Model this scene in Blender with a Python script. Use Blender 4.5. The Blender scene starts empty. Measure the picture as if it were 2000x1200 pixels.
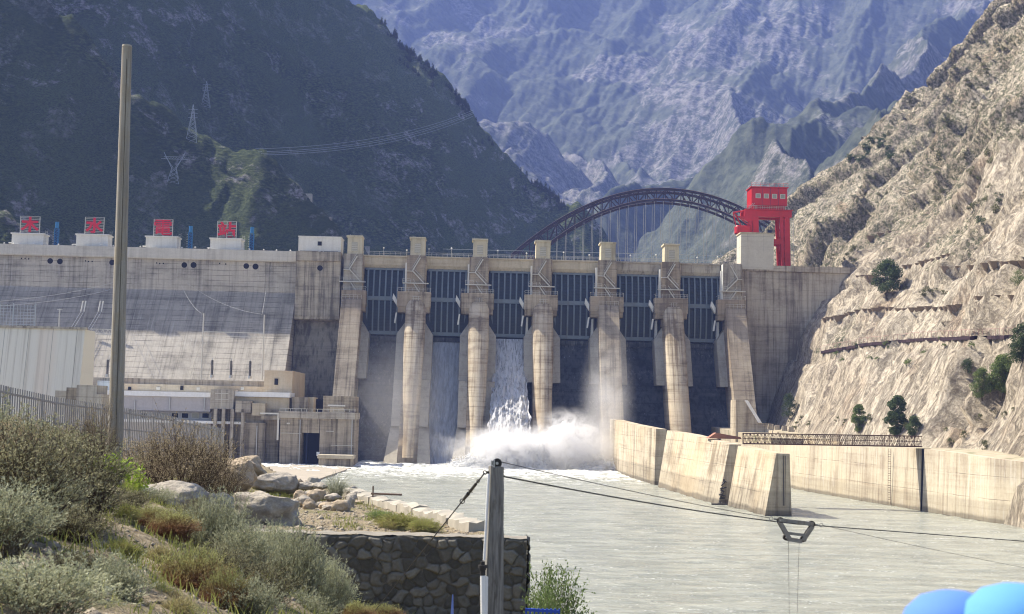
import bpy, bmesh, math, random
import numpy as np
from mathutils import Vector, Matrix, noise as mnoise

random.seed(7); RNG = np.random.default_rng(7)
SC = bpy.context.scene
COL = SC.collection
# ------------------------------------------------------------------ camera
FPX, CX, CY, HC = 2900.0, 1000.0, 600.0, 14.0
PITCH = math.atan2(208, FPX); ROLL = math.radians(1.35)
_cp, _sp, _cr, _sr = math.cos(PITCH), math.sin(PITCH), math.cos(ROLL), math.sin(ROLL)
FWD = Vector((0, _cp, _sp)); R0 = Vector((1, 0, 0)); U0 = Vector((0, -_sp, _cp))
RGT = R0*_cr + U0*_sr; UPV = -R0*_sr + U0*_cr
cam_data = bpy.data.cameras.new('camera'); cam = bpy.data.objects.new('camera', cam_data); COL.objects.link(cam)
cam.matrix_world = Matrix(((RGT.x, UPV.x, -FWD.x, 0), (RGT.y, UPV.y, -FWD.y, 0), (RGT.z, UPV.z, -FWD.z, HC), (0, 0, 0, 1)))
cam_data.sensor_width = 36; cam_data.lens = 36*FPX/2000
cam_data.clip_start = 0.2; cam_data.clip_end = 30000
cam_data.dof.use_dof = True; cam_data.dof.focus_distance = 90; cam_data.dof.aperture_fstop = 5.6
SC.camera = cam
# ------------------------------------------------------------------ world, sun, exposure
SUN_EL = math.radians(50); SUN_PLAN = Vector((-0.906, 0.423))
world = bpy.data.worlds.new('World'); SC.world = world; world.use_nodes = True
wt = world.node_tree; wt.nodes.clear()
sky = wt.nodes.new('ShaderNodeTexSky'); sky.sky_type = 'NISHITA'; sky.sun_disc = False
sky.sun_elevation = SUN_EL; sky.sun_rotation = math.atan2(SUN_PLAN.x, SUN_PLAN.y); sky.altitude = 300; sky.dust_density = 3.0; sky.ozone_density = .8
bg = wt.nodes.new('ShaderNodeBackground'); bg.inputs['Strength'].default_value = 0.105
wo = wt.nodes.new('ShaderNodeOutputWorld')
wt.links.new(sky.outputs[0], bg.inputs[0]); wt.links.new(bg.outputs[0], wo.inputs[0])
sl = bpy.data.lights.new('sun', 'SUN'); sl.energy = 5.0; sl.angle = math.radians(0.53); sl.color = (1, .92, .78)
so = bpy.data.objects.new('sun', sl); COL.objects.link(so)
SUNV = Vector((SUN_PLAN.x*math.cos(SUN_EL), SUN_PLAN.y*math.cos(SUN_EL), math.sin(SUN_EL)))
so.rotation_euler = SUNV.to_track_quat('Z', 'Y').to_euler(); so.location = (0, 0, 900)
SC.view_settings.view_transform = 'Standard'; SC.view_settings.look = 'None'
SC.view_settings.exposure = 1.1; SC.view_settings.gamma = 1
SC.cycles.max_bounces = 6; SC.cycles.volume_bounces = 3; SC.cycles.transparent_max_bounces = 12
SC.cycles.use_denoising = True; SC.cycles.filter_width = 1.1
SC.cycles.volume_step_rate = 1.2; SC.cycles.volume_max_steps = 128
SC.cycles.caustics_reflective = False; SC.cycles.caustics_refractive = False

# ------------------------------------------------------------------ placing: a pixel's ray met with a depth or a height
def ray(px, py):
    return RGT*((px-CX)/FPX) + UPV*((CY-py)/FPX) + FWD
def P(px, py, D):
    d = ray(px, py); s = D/d.y
    return Vector((d.x*s, D, HC+d.z*s))
def G(px, py, z):
    d = ray(px, py); s = (z-HC)/d.z
    return Vector((d.x*s, d.y*s, z))
# dam frame: t along the crest to the right, n downstream towards the viewer
TH = math.radians(1.3); D0 = 420.0
TV = Vector((math.cos(TH), math.sin(TH), 0)); NV = Vector((math.sin(TH), -math.cos(TH), 0)); DO = Vector((0, D0, 0))
def DP(t, n, z):
    return DO + TV*t + NV*n + Vector((0, 0, z))
def DT(px, py, n):
    "dam coordinates (t, z) of the pixel on the plane at offset n"
    d = ray(px, py); o = Vector((0, 0, HC))
    q = DO + NV*n
    s = (q-o).dot(NV)/d.dot(NV); w = o + d*s
    return (w-DO).dot(TV), w.z

# ------------------------------------------------------------------ numpy noise
def _h(ix, iy, s):
    n = (ix*374761393 + iy*668265263 + s*2147483647*0 + s*974634777) & 0xFFFFFFFF
    n = ((n ^ (n >> 13))*1274126177) & 0xFFFFFFFF
    n = ((n ^ (n >> 16))*2246822519) & 0xFFFFFFFF
    return ((n ^ (n >> 15)) & 0xFFFFFF)/float(0xFFFFFF)
def vn(x, y, s=0):
    x = np.asarray(x, float); y = np.asarray(y, float)
    ix = np.floor(x).astype(np.int64); iy = np.floor(y).astype(np.int64); fx = x-ix; fy = y-iy
    def g(ax, ay):
        a = _h(ix+ax, iy+ay, s)*2*np.pi
        return np.cos(a)*(fx-ax)+np.sin(a)*(fy-ay)
    u = fx**3*(fx*(fx*6-15)+10); v = fy**3*(fy*(fy*6-15)+10)
    a = g(0, 0)*(1-u)+g(1, 0)*u; b = g(0, 1)*(1-u)+g(1, 1)*u
    return (a*(1-v)+b*v)*1.5
def fbm(x, y, o=5, s=0, g=.5, l=2.03):
    r = 0; a = 1
    for i in range(o):
        r = r+a*vn(x, y, s+i*17); a *= g; x = x*l+3.1; y = y*l+7.7
    return r
def ridged(x, y, o=5, s=0, g=.55, l=2.07):
    r = 0; a = 1; w = 1
    for i in range(o):
        v = (1-np.abs(vn(x, y, s+i*13)))**2
        r = r+a*v*w; w = np.clip(v*1.4, 0, 1); a *= g; x = x*l+1.7; y = y*l+5.3
    return r
def sstep(a, b, x):
    t = np.clip((x-a)/(b-a), 0, 1); return t*t*(3-2*t)

# ------------------------------------------------------------------ object helpers
def tag(o, label=None, cat=None, group=None, kind=None):
    if label: o['label'] = label
    if cat: o['category'] = cat
    if group: o['group'] = group
    if kind: o['kind'] = kind
    return o
def thing(name, label, cat, loc=(0, 0, 0), rotz=0.0, group=None):
    o = bpy.data.objects.new(name, None); COL.objects.link(o); o.empty_display_size = .5
    o.location = loc; o.rotation_euler = (0, 0, rotz)
    return tag(o, label, cat, group)
def mesh_np(name, V, F, mat, parent=None, smooth=False):
    V = np.asarray(V, dtype=np.float32).reshape(-1, 3); F = np.asarray(F, dtype=np.int32)
    k = F.shape[1]; me = bpy.data.meshes.new(name)
    me.vertices.add(len(V)); me.vertices.foreach_set('co', V.ravel())
    me.loops.add(F.size); me.loops.foreach_set('vertex_index', F.ravel())
    me.polygons.add(len(F)); me.polygons.foreach_set('loop_start', np.arange(0, F.size, k, dtype=np.int32))
    me.polygons.foreach_set('loop_total', np.full(len(F), k, dtype=np.int32))
    if smooth: me.polygons.foreach_set('use_smooth', np.ones(len(F), dtype=bool))
    me.update(calc_edges=True)
    if mat: me.materials.append(mat)
    o = bpy.data.objects.new(name, me); COL.objects.link(o)
    if parent: o.parent = parent
    return o
def grid_faces(nu, nv):
    i = np.arange(nu*nv).reshape(nu, nv)
    return np.stack([i[:-1, :-1].ravel(), i[1:, :-1].ravel(), i[1:, 1:].ravel(), i[:-1, 1:].ravel()], 1)
class MB:
    def __init__(s): s.v = []; s.f = []
    def add(s, vs, fs):
        b = len(s.v); s.v += [tuple(v) for v in vs]; s.f += [tuple(b+i for i in f) for f in fs]; return s
    def hexa(s, p):   # 8 points: bottom 4 ccw, top 4 ccw
        return s.add(p, [(3, 2, 1, 0), (4, 5, 6, 7), (0, 1, 5, 4), (1, 2, 6, 5), (2, 3, 7, 6), (3, 0, 4, 7)])
    def box(s, x0, x1, y0, y1, z0, z1):
        return s.hexa([(x0, y0, z0), (x1, y0, z0), (x1, y1, z0), (x0, y1, z0), (x0, y0, z1), (x1, y0, z1), (x1, y1, z1), (x0, y1, z1)])
    def bar(s, p, q, w, h=None):
        h = h or w; p = Vector(p); q = Vector(q); d = (q-p)
        if d.length < 1e-6: return s
        d.normalize(); up = Vector((0, 0, 1)) if abs(d.z) < .95 else Vector((0, 1, 0))
        a = d.cross(up).normalized()*w/2; b = a.cross(d).normalized()*h/2
        return s.hexa([p-a-b, p+a-b, p+a+b, p-a+b, q-a-b, q+a-b, q+a+b, q-a+b])
    def tube(s, p, q, r, r2=None, n=8, cap=True):
        r2 = r if r2 is None else r2; p = Vector(p); q = Vector(q); d = (q-p)
        if d.length < 1e-6: return s
        d.normalize(); up = Vector((0, 0, 1)) if abs(d.z) < .95 else Vector((0, 1, 0))
        a = d.cross(up).normalized(); b = a.cross(d).normalized(); vs = []
        for c, rr in ((p, r), (q, r2)):
            for k in range(n):
                t = 2*math.pi*k/n; vs.append(c+a*math.cos(t)*rr+b*math.sin(t)*rr)
        fs = [(k, (k+1) % n, n+(k+1) % n, n+k) for k in range(n)]
        if cap: fs += [tuple(range(n-1, -1, -1)), tuple(range(n, 2*n))]
        return s.add(vs, fs)
    def path(s, pts, r, n=6):
        for a, b in zip(pts[:-1], pts[1:]): s.tube(a, b, r, n=n)
        return s
    def prism(s, poly, y0, y1):    # poly in (x, z), extruded along y
        n = len(poly); vs = [(x, y0, z) for x, z in poly]+[(x, y1, z) for x, z in poly]
        return s.add(vs, [tuple(range(n)), tuple(range(2*n-1, n-1, -1))]+[(k, n+k, n+(k+1) % n, (k+1) % n) for k in range(n)])
    def prof(s, poly, x0, x1):     # poly in (y, z), extruded along x
        n = len(poly); vs = [(x0, y, z) for y, z in poly]+[(x1, y, z) for y, z in poly]
        return s.add(vs, [tuple(range(n)), tuple(range(2*n-1, n-1, -1))]+[(k, n+k, n+(k+1) % n, (k+1) % n) for k in range(n)])
    def sections(s, rings, close=True):   # list of rings, each a list of points
        n = len(rings[0]); b = []
        for r in rings: b += list(r)
        fs = []
        for i in range(len(rings)-1):
            for k in range(n if close else n-1):
                k2 = (k+1) % n; fs.append((i*n+k, i*n+k2, (i+1)*n+k2, (i+1)*n+k))
        if close:
            fs.append(tuple(range(n-1, -1, -1))); m = (len(rings)-1)*n; fs.append(tuple(range(m, m+n)))
        return s.add(b, fs)
    def build(s, name, mat, parent=None, smooth=False, bevel=0):
        me = bpy.data.meshes.new(name); me.from_pydata(s.v, [], s.f)
        bm = bmesh.new(); bm.from_mesh(me); bmesh.ops.recalc_face_normals(bm, faces=bm.faces)
        if bevel: bmesh.ops.bevel(bm, geom=list(bm.edges), offset=bevel, segments=1, affect='EDGES', clamp_overlap=True)
        bm.to_mesh(me); bm.free()
        if smooth:
            for p in me.polygons: p.use_smooth = True
        if mat: me.materials.append(mat)
        o = bpy.data.objects.new(name, me); COL.objects.link(o)
        if parent: o.parent = parent
        return o
def solo(mb, name, mat, label, cat, group=None, loc=None, **k):
    o = mb.build(name, mat, **k)
    if loc is not None: o.location = loc
    return tag(o, label, cat, group)
def copy_tree(o, parent=None):
    c = o.copy(); COL.objects.link(c)
    if parent: c.parent = parent
    for ch in o.children: copy_tree(ch, c)
    return c

# ------------------------------------------------------------------ materials
class NT:
    def __init__(s, name):
        s.m = bpy.data.materials.new(name); s.m.use_nodes = True; s.t = s.m.node_tree; s.t.nodes.clear()
        s.out = s.t.nodes.new('ShaderNodeOutputMaterial'); s._pos = None
    def put(s, sock, v):
        if v is None: return
        if isinstance(v, bpy.types.NodeSocket): s.t.links.new(v, sock)
        elif isinstance(v, (tuple, list)):
            v = tuple(v)
            if len(v) == 3 and len(sock.default_value) == 4: v = v+(1,)
            sock.default_value = v
        else: sock.default_value = v
    def node(s, typ, **kw):
        n = s.t.nodes.new(typ)
        for k, v in kw.items():
            if k.startswith('i_'):
                key = k[2:]; key = int(key) if key.isdigit() else key.replace('_', ' ')
                s.put(n.inputs[key], v)
            else: setattr(n, k, v)
        return n
    def pos(s):
        if not s._pos: s._pos = s.node('ShaderNodeNewGeometry').outputs['Position']
        return s._pos
    def obj(s): return s.node('ShaderNodeTexCoord').outputs['Object']
    def m1(s, op, a, b=None, c=None, clamp=False):
        n = s.t.nodes.new('ShaderNodeMath'); n.operation = op; n.use_clamp = clamp
        s.put(n.inputs[0], a)
        if b is not None: s.put(n.inputs[1], b)
        if c is not None: s.put(n.inputs[2], c)
        return n.outputs[0]
    def vscale(s, v, sc):
        n = s.t.nodes.new('ShaderNodeVectorMath'); n.operation = 'MULTIPLY'; s.put(n.inputs[0], v); s.put(n.inputs[1], sc); return n.outputs[0]
    def rot(s, v, r):
        n = s.t.nodes.new('ShaderNodeMapping'); s.put(n.inputs['Vector'], v); n.inputs['Rotation'].default_value = r; return n.outputs[0]
    def noise(s, v, scale=1, detail=6, rough=.6, dist=0):
        n = s.node('ShaderNodeTexNoise', i_Vector=v, i_Scale=scale, i_Detail=detail, i_Roughness=rough, i_Distortion=dist); return n.outputs['Fac']
    def voro(s, v, scale=1, feature='F1', out='Distance', rnd=1):
        n = s.node('ShaderNodeTexVoronoi', feature=feature, i_Vector=v, i_Scale=scale, i_Randomness=rnd); return n.outputs[out]
    def sep(s, v): return s.node('ShaderNodeSeparateXYZ', i_0=v).outputs
    def ramp(s, f, a, b, interp=True):
        n = s.t.nodes.new('ShaderNodeMapRange'); n.interpolation_type = 'SMOOTHSTEP' if interp else 'LINEAR'
        s.put(n.inputs['Value'], f); n.inputs['From Min'].default_value = a; n.inputs['From Max'].default_value = b
        return n.outputs[0]
    def mix(s, f, a, b):
        n = s.t.nodes.new('ShaderNodeMix'); n.data_type = 'RGBA'; n.clamp_factor = True
        s.put(n.inputs[0], f); s.put(n.inputs[6], a); s.put(n.inputs[7], b); return n.outputs[2]
    def mul(s, a, f):   # colour times scalar
        n = s.t.nodes.new('ShaderNodeMix'); n.data_type = 'RGBA'; n.blend_type = 'MULTIPLY'; n.inputs[0].default_value = 1
        s.put(n.inputs[6], a)
        c = s.node('ShaderNodeCombineColor', i_0=f, i_1=f, i_2=f); s.put(n.inputs[7], c.outputs[0]); return n.outputs[2]
    def bump(s, h, strength=.5, dist=.1, normal=None):
        n = s.node('ShaderNodeBump', i_Height=h, i_Strength=strength, i_Distance=dist)
        if normal: s.put(n.inputs['Normal'], normal)
        return n.outputs[0]
    def bsdf(s, col, rough=.9, normal=None, metal=0, spec=.3, finish=True):
        n = s.node('ShaderNodeBsdfPrincipled', i_Base_Color=col, i_Roughness=rough, i_Metallic=metal)
        n.inputs['Specular IOR Level'].default_value = spec
        if normal: s.put(n.inputs['Normal'], normal)
        if finish: s.t.links.new(n.outputs[0], s.out.inputs[0])
        return n
def concrete(name, base=(.42, .39, .33), dark=(.17, .16, .14), streak=.6, pz=3.0, px=4.0, line=.35, blot=.5, warm=None, seed=0.0, bands=None, fine=2.0, white=0.0, yf=1.0):
    s = NT(name); p = s.pos()
    if yf != 1.0: p = s.vscale(p, (1, yf, 1))
    q = s.node('ShaderNodeVectorMath', operation='ADD', i_0=p, i_1=(seed*37.1, seed*11.7, 0)).outputs[0]
    st = s.noise(s.vscale(q, (1.1, 1.1, .045)), 1, 6, .65)
    st2 = s.noise(s.vscale(q, (.28, .28, .02)), 1, 4, .6)
    bl = s.noise(s.vscale(q, (1, 1, 1.6)), .09, 8, .68, .15)
    fn = s.noise(q, fine, 6, .7)
    hz = s.noise(s.vscale(q, (.04, .04, 1.5)), 1, 5, .7)
    a = s.m1('MULTIPLY', s.ramp(st, .44, .72), streak)
    b = s.m1('MULTIPLY', s.ramp(bl, .42, .7), blot)
    c = s.m1('MULTIPLY', s.ramp(st2, .5, .75), streak*.8)
    e = s.m1('MULTIPLY', s.ramp(hz, .48, .7), blot*.6)
    f = s.m1('ADD', s.m1('ADD', a, b), s.m1('ADD', c, e), clamp=True)
    col = s.mix(f, base, dark)
    if warm: col = s.mix(s.m1('MULTIPLY', s.ramp(s.noise(q, .05, 5, .6), .45, .65), .6), col, warm)
    if white:
        w = s.noise(s.vscale(q, (1.8, 1.8, .12)), 1, 7, .7)
        w2 = s.noise(s.vscale(q, (.05, .05, .12)), 1, 4, .6)
        col = s.mix(s.m1('MULTIPLY', s.m1('MULTIPLY', s.ramp(w, .5, .68), s.ramp(w2, .42, .6)), white), col, (.66, .64, .58))
    x, y, z = s.sep(p)
    if bands:     # darker between two heights: pours, waterlines, shade put into the colour
        for (z0, z1, k) in bands:
            zz = s.m1('ADD', z, s.m1('MULTIPLY', s.m1('SUBTRACT', bl, .5), 1.5))
            m = s.m1('MULTIPLY', s.ramp(zz, z0-.25, z0+.25), s.m1('SUBTRACT', 1, s.ramp(zz, z1-.25, z1+.25)))
            col = s.mul(col, s.m1('SUBTRACT', 1, s.m1('MULTIPLY', m, k)))
    ln = None
    if line:
        wob = s.m1('MULTIPLY', s.m1('SUBTRACT', s.noise(q, .35, 3, .5), .5), .22)
        gap = s.noise(q, .22, 4, .6)
        hz_ = s.m1('ABSOLUTE', s.m1('SUBTRACT', s.m1('FRACT', s.m1('DIVIDE', s.m1('ADD', z, wob), pz)), .5))
        vz_ = s.m1('ABSOLUTE', s.m1('SUBTRACT', s.m1('FRACT', s.m1('DIVIDE', s.m1('ADD', s.m1('ADD', x, y), wob), px)), .5))
        ln = s.m1('MAXIMUM', s.ramp(hz_, .5-.09/pz, .5), s.m1('MULTIPLY', s.ramp(vz_, .5-.08/px, .5), .8))
        ln = s.m1('MULTIPLY', ln, s.ramp(gap, .35, .6))
        col = s.mul(col, s.m1('SUBTRACT', 1, s.m1('MULTIPLY', ln, line)))
    col = s.mul(col, s.m1('ADD', .8, s.m1('MULTIPLY', fn, .4)))
    h = s.m1('ADD', fn, s.m1('MULTIPLY', bl, 2.0))
    if ln is not None: h = s.m1('SUBTRACT', h, ln)
    s.bsdf(col, .93, s.bump(h, .22, .08), spec=.2)
    return s.m
def plain(name, col, rough=.6, metal=0, var=.25, scale=3.0, bump=.1, rust=None, spec=.4):
    s = NT(name); p = s.obj(); n = s.noise(p, scale, 5, .6)
    c = s.mul(col, s.m1('ADD', 1-var, s.m1('MULTIPLY', n, 2*var)))
    if rust:
        r = s.noise(s.vscale(p, (1, 1, .4)), scale*.8, 7, .7)
        c = s.mix(s.m1('MULTIPLY', s.ramp(r, .5, .68), rust[3]), c, rust[:3])
    s.bsdf(c, rough, s.bump(n, bump, .02), metal, spec)
    return s.m
def leafm(name, c1, c2, scale=8, trans=.3, tip=None, tipz=(0, 1)):
    s = NT(name); p = s.obj()
    rnd = s.node('ShaderNodeObjectInfo').outputs['Random']
    n = s.noise(p, scale, 3, .7); n2 = s.noise(p, scale*.22, 3, .6)
    c = s.mix(s.ramp(n, .3, .7), c1, c2)
    c = s.mul(c, s.m1('ADD', .65, s.m1('MULTIPLY', n2, .7)))
    if tip:
        z = s.sep(p)[2]; c = s.mix(s.ramp(s.m1('ADD', z, s.m1('MULTIPLY', s.m1('SUBTRACT', n, .5), .4)), tipz[0], tipz[1]), c, tip)
    c = s.mul(c, s.m1('ADD', .85, s.m1('MULTIPLY', rnd, .3)))
    b = s.bsdf(c, .75, spec=.15, finish=False)
    t = s.node('ShaderNodeBsdfTranslucent', i_Color=c)
    mx = s.node('ShaderNodeMixShader', i_Fac=trans, i_1=b.outputs[0], i_2=t.outputs[0])
    s.t.links.new(mx.outputs[0], s.out.inputs[0])
    return s.m
# ================================================================== TERRAIN
def lerp_pts(pts, D=None):
    a = sorted([(w.x, w.z) for w in pts]); return np.array([p[0] for p in a]), np.array([p[1] for p in a])
def mat_leftmtn():
    s = NT('dark mountainside'); p = s.pos()
    big = s.noise(p, .012, 6, .6, .5)
    med = s.noise(s.rot(p, (0, 0.5, 0)), .05, 7, .65, .6)
    fine = s.noise(s.vscale(p, (1, 1, 2.4)), .45, 6, .75)
    grain = s.noise(s.vscale(p, (1, .6, 2.6)), 1.1, 4, .8)
    veg = s.mix(s.ramp(grain, .35, .65), (.026, .042, .024), (.16, .195, .09))
    veg = s.mix(s.ramp(big, .42, .62), veg, s.mix(s.ramp(fine, .4, .7), (.034, .05, .026), (.18, .21, .09)))
    md = s.node('ShaderNodeAttribute', attribute_name='meadow').outputs['Fac']
    veg = s.mix(s.m1('MULTIPLY', md, s.ramp(grain, .3, .6)), veg, (.05, .068, .034))
    crk = s.voro(s.vscale(p, (1, 1, .45)), .22, 'DISTANCE_TO_EDGE')
    rock = s.mix(s.ramp(fine, .35, .65), (.24, .22, .215), (.52, .49, .48))
    rock = s.mul(rock, s.ramp(crk, -.3, .25))
    rm = s.m1('MULTIPLY', s.ramp(med, .52, .6), s.ramp(s.noise(p, .3, 5, .8), .40, .60))
    bb = s.noise(p, .006, 3, .5)
    rm = s.m1('MULTIPLY', rm, s.m1('ADD', .35, s.m1('MULTIPLY', s.ramp(bb, .42, .58), .65)))
    col = s.mix(rm, veg, rock)
    h = s.m1('ADD', s.m1('MULTIPLY', fine, 2), s.m1('ADD', grain, s.m1('MULTIPLY', med, 3)))
    s.bsdf(col, 1, s.bump(h, .8, 1.6), spec=.05)
    return s.m
def left_height(X, Y):
    def spur(Y0, pts, gn, gf, ys=18, zs=5, seed=0, cap=1e9, sl_out=.85):
        x, z = lerp_pts([P(a, b, Y0) for a, b in pts])
        C = np.interp(X, x, z)
        C = np.where(X < x[0], z[0]+(x[0]-X)*sl_out, C)
        C = np.where(X > x[-1], z[-1]-(X-x[-1])*1.3, C)
        C = C+zs*vn(X/35., X*0+seed, seed)+zs*.35*vn(X/8., X*0+seed, seed+5)
        C = np.minimum(C, cap)
        d = (Y+ys*vn(X/90., Y*0+seed*3, seed+9)-Y0)
        return C-gn*np.maximum(-d, 0)-gf*np.maximum(d, 0)
    near = spur(650, [(-60, -130), (60, -10), (200, 112), (330, 222), (440, 282), (520, 312), (575, 372), (640, 425), (700, 488), (740, 525)], 1.45, .9, 14, 3, 3)
    near2 = spur(470, [(-200, 330), (-40, 395), (20, 404), (60, 430), (100, 470), (130, 510)], 2.0, 1.6, 6, 1.0, 5, 200)
    main = spur(1060, [(560, -170), (640, -80), (725, 8), (790, 96), (860, 170), (930, 244), (1000, 312), (1060, 366), (1120, 418), (1190, 500), (1215, 540)], 1.15, 1.1, 22, 4, 7, 1050, 1.15)
    mid = spur(850, [(-500, -900), (-200, -420), (0, -150), (200, 120), (420, 330), (560, 470), (620, 540)], 1.15, 1.0, 25, 8, 11, 1000, 1.1)  # unseen high spur added to shade the visible flanks
    h = np.maximum(np.maximum(near, main), np.maximum(mid, near2))
    dn = Y+14*vn(X/90., Y*0+9, 12)-650; crest = np.where(near >= h-1, np.exp(-np.abs(dn)/26.), 0)*(.6+.8*vn(X/30., Y/30., 88))
    # gullies that run down the slope, roughness
    amp = sstep(0, 40, h)*1.0
    gx = X+.35*Y
    h = h-9*amp*ridged(gx/95., Y/260., 3, 21)*.8+6*amp
    h = h+(5.5*fbm(X/45., Y/45., 4, 31)+2.4*ridged(X/16., Y/22., 4, 41))*amp
    h = h+1.3*fbm(X/5., Y/5., 3, 51)*amp
    base = 30+fbm(X/30., Y/30., 3, 61)*2
    return np.maximum(h, base), crest
def build_left():
    xs = np.concatenate([np.arange(-1700, -460, 22), np.arange(-460, 130, 1.7)])
    ys = np.concatenate([np.arange(440, 470, 1.5), np.arange(470, 1090, 2.2), np.arange(1095, 1500, 20)])
    X, Y = np.meshgrid(xs, ys, indexing='ij')
    m = X < -180
    # left of the dam end the rock comes further forward
    Z, crest = left_height(X, Y)
    o = mesh_np('mountain', np.stack([X, Y, Z], -1), grid_faces(len(xs), len(ys)), mat_leftmtn(), smooth=True)
    at = o.data.attributes.new('meadow', 'FLOAT', 'POINT'); at.data.foreach_set('value', np.clip(crest, 0, 1).astype(np.float32).ravel())
    return tag(o, kind='structure')
build_left()

def mat_far():
    s = NT('far mountainside'); p = s.pos()
    big = s.noise(p, .0022, 6, .6, .4)
    med = s.noise(s.vscale(s.rot(p, (0, .75, 0)), (1, .5, .4)), .011, 8, .66, .3)
    fine = s.noise(s.vscale(s.rot(p, (0, .75, 0)), (1, 1, .35)), .05, 7, .75)
    gr = s.noise(p, .16, 5, .8)
    veg = s.mix(s.ramp(fine, .35, .65), (.045, .056, .042), (.10, .112, .08))
    rock = s.mix(s.ramp(gr, .35, .65), (.12, .115, .11), (.24, .23, .22))
    rm = s.m1('MULTIPLY', s.ramp(s.m1('ADD', med, s.m1('MULTIPLY', s.m1('SUBTRACT', big, .5), 1.6)), .50, .60), s.ramp(s.m1('ADD', s.m1('MULTIPLY', fine, .55), s.m1('MULTIPLY', gr, .45)), .43, .56))
    col = s.mix(rm, veg, rock)
    dk = s.ramp(s.noise(p, .045, 7, .85), .50, .60)
    col = s.mix(s.m1('MULTIPLY', dk, .6), col, (.03, .04, .03))
    h = s.m1('ADD', s.m1('MULTIPLY', fine, 8), s.m1('ADD', s.m1('MULTIPLY', gr, 3), s.m1('MULTIPLY', med, 20)))
    s.bsdf(col, 1, s.bump(h, .7, .9), spec=.05)
    return s.m
def build_far():
    na, nd = 620, 620
    a = np.linspace(-.17, .50, na); d = np.concatenate([np.linspace(950, 1500, 90), np.geomspace(1508, 5600, nd-90)])
    A, Dd = np.meshgrid(a, d, indexing='ij'); X = A*Dd; Y = Dd
    H = np.full_like(X, 20.0)
    crest = [
        ([(300, -500, 4700), (700, -430, 4900), (1100, -480, 5200), (1600, -520, 5200), (2100, -600, 4800), (2600, -700, 4300)], .72),
        ([(800, -200, 4400), (790, 20, 3900), (830, 110, 3400), (880, 165, 2900), (930, 230, 2400), (990, 320, 1950), (1020, 400, 1700)], .85),
        ([(1150, -200, 4700), (1150, 40, 4100), (1100, 150, 3500), (1040, 215, 3000), (1085, 290, 2500), (1130, 370, 2100)], .9),
        ([(1450, -300, 4700), (1400, 40, 4000), (1330, 150, 3400), (1260, 240, 2900), (1190, 330, 2400), (1110, 405, 1900)], .9),
        ([(1720, -200, 4300), (1640, 40, 3500), (1540, 140, 2900), (1440, 215, 2500), (1370, 300, 2100), (1310, 380, 1750)], .95),
        ([(2100, -150, 3000), (1930, 15, 2450), (1830, 72, 2150), (1730, 145, 1850), (1640, 245, 1580), (1560, 340, 1350), (1480, 420, 1150)], 1.05),
        ([(2500, -300, 2200), (2100, 60, 1700), (1850, 200, 1400), (1700, 300, 1200), (1600, 400, 1050)], 1.1),
    ]
    wx = X+110*fbm(X/520., Y/520., 3, 1)+20*fbm(X/110., Y/110., 2, 2); wy = Y+110*fbm(X/520.+9, Y/520., 3, 3)+20*fbm(X/110., Y/110.+4, 2, 4)
    for pts, g in crest:
        W = [P(*q) for q in pts]
        for u, v in zip(W[:-1], W[1:]):
            dx, dy = v.x-u.x, v.y-u.y; L2 = dx*dx+dy*dy
            t = np.clip(((wx-u.x)*dx+(wy-u.y)*dy)/L2, 0, 1)
            dist = np.hypot(wx-(u.x+dx*t), wy-(u.y+dy*t))
            H = np.maximum(H, u.z+(v.z-u.z)*t-g*dist)
    k = sstep(20, 300, H)
    gx_ = X-.42*Y+30*vn(X/260., Y/260., 91)
    H = H+k*(22*ridged(X/420., Y/420., 3, 71)-20)+k*(26*ridged(gx_/210., Y/1100., 2, 77)-22)+k*(15*fbm(gx_/75., Y/330., 4, 78))+k*(3*ridged(gx_/24., Y/90., 3, 76)-2)+k*3*fbm(X/12., Y/20., 3, 79)
    o = mesh_np('far_mountains', np.stack([X, Y, np.maximum(H, 20)], -1), grid_faces(na, len(d)), mat_far(), smooth=True)
    return tag(o, kind='structure')
build_far()

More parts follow.
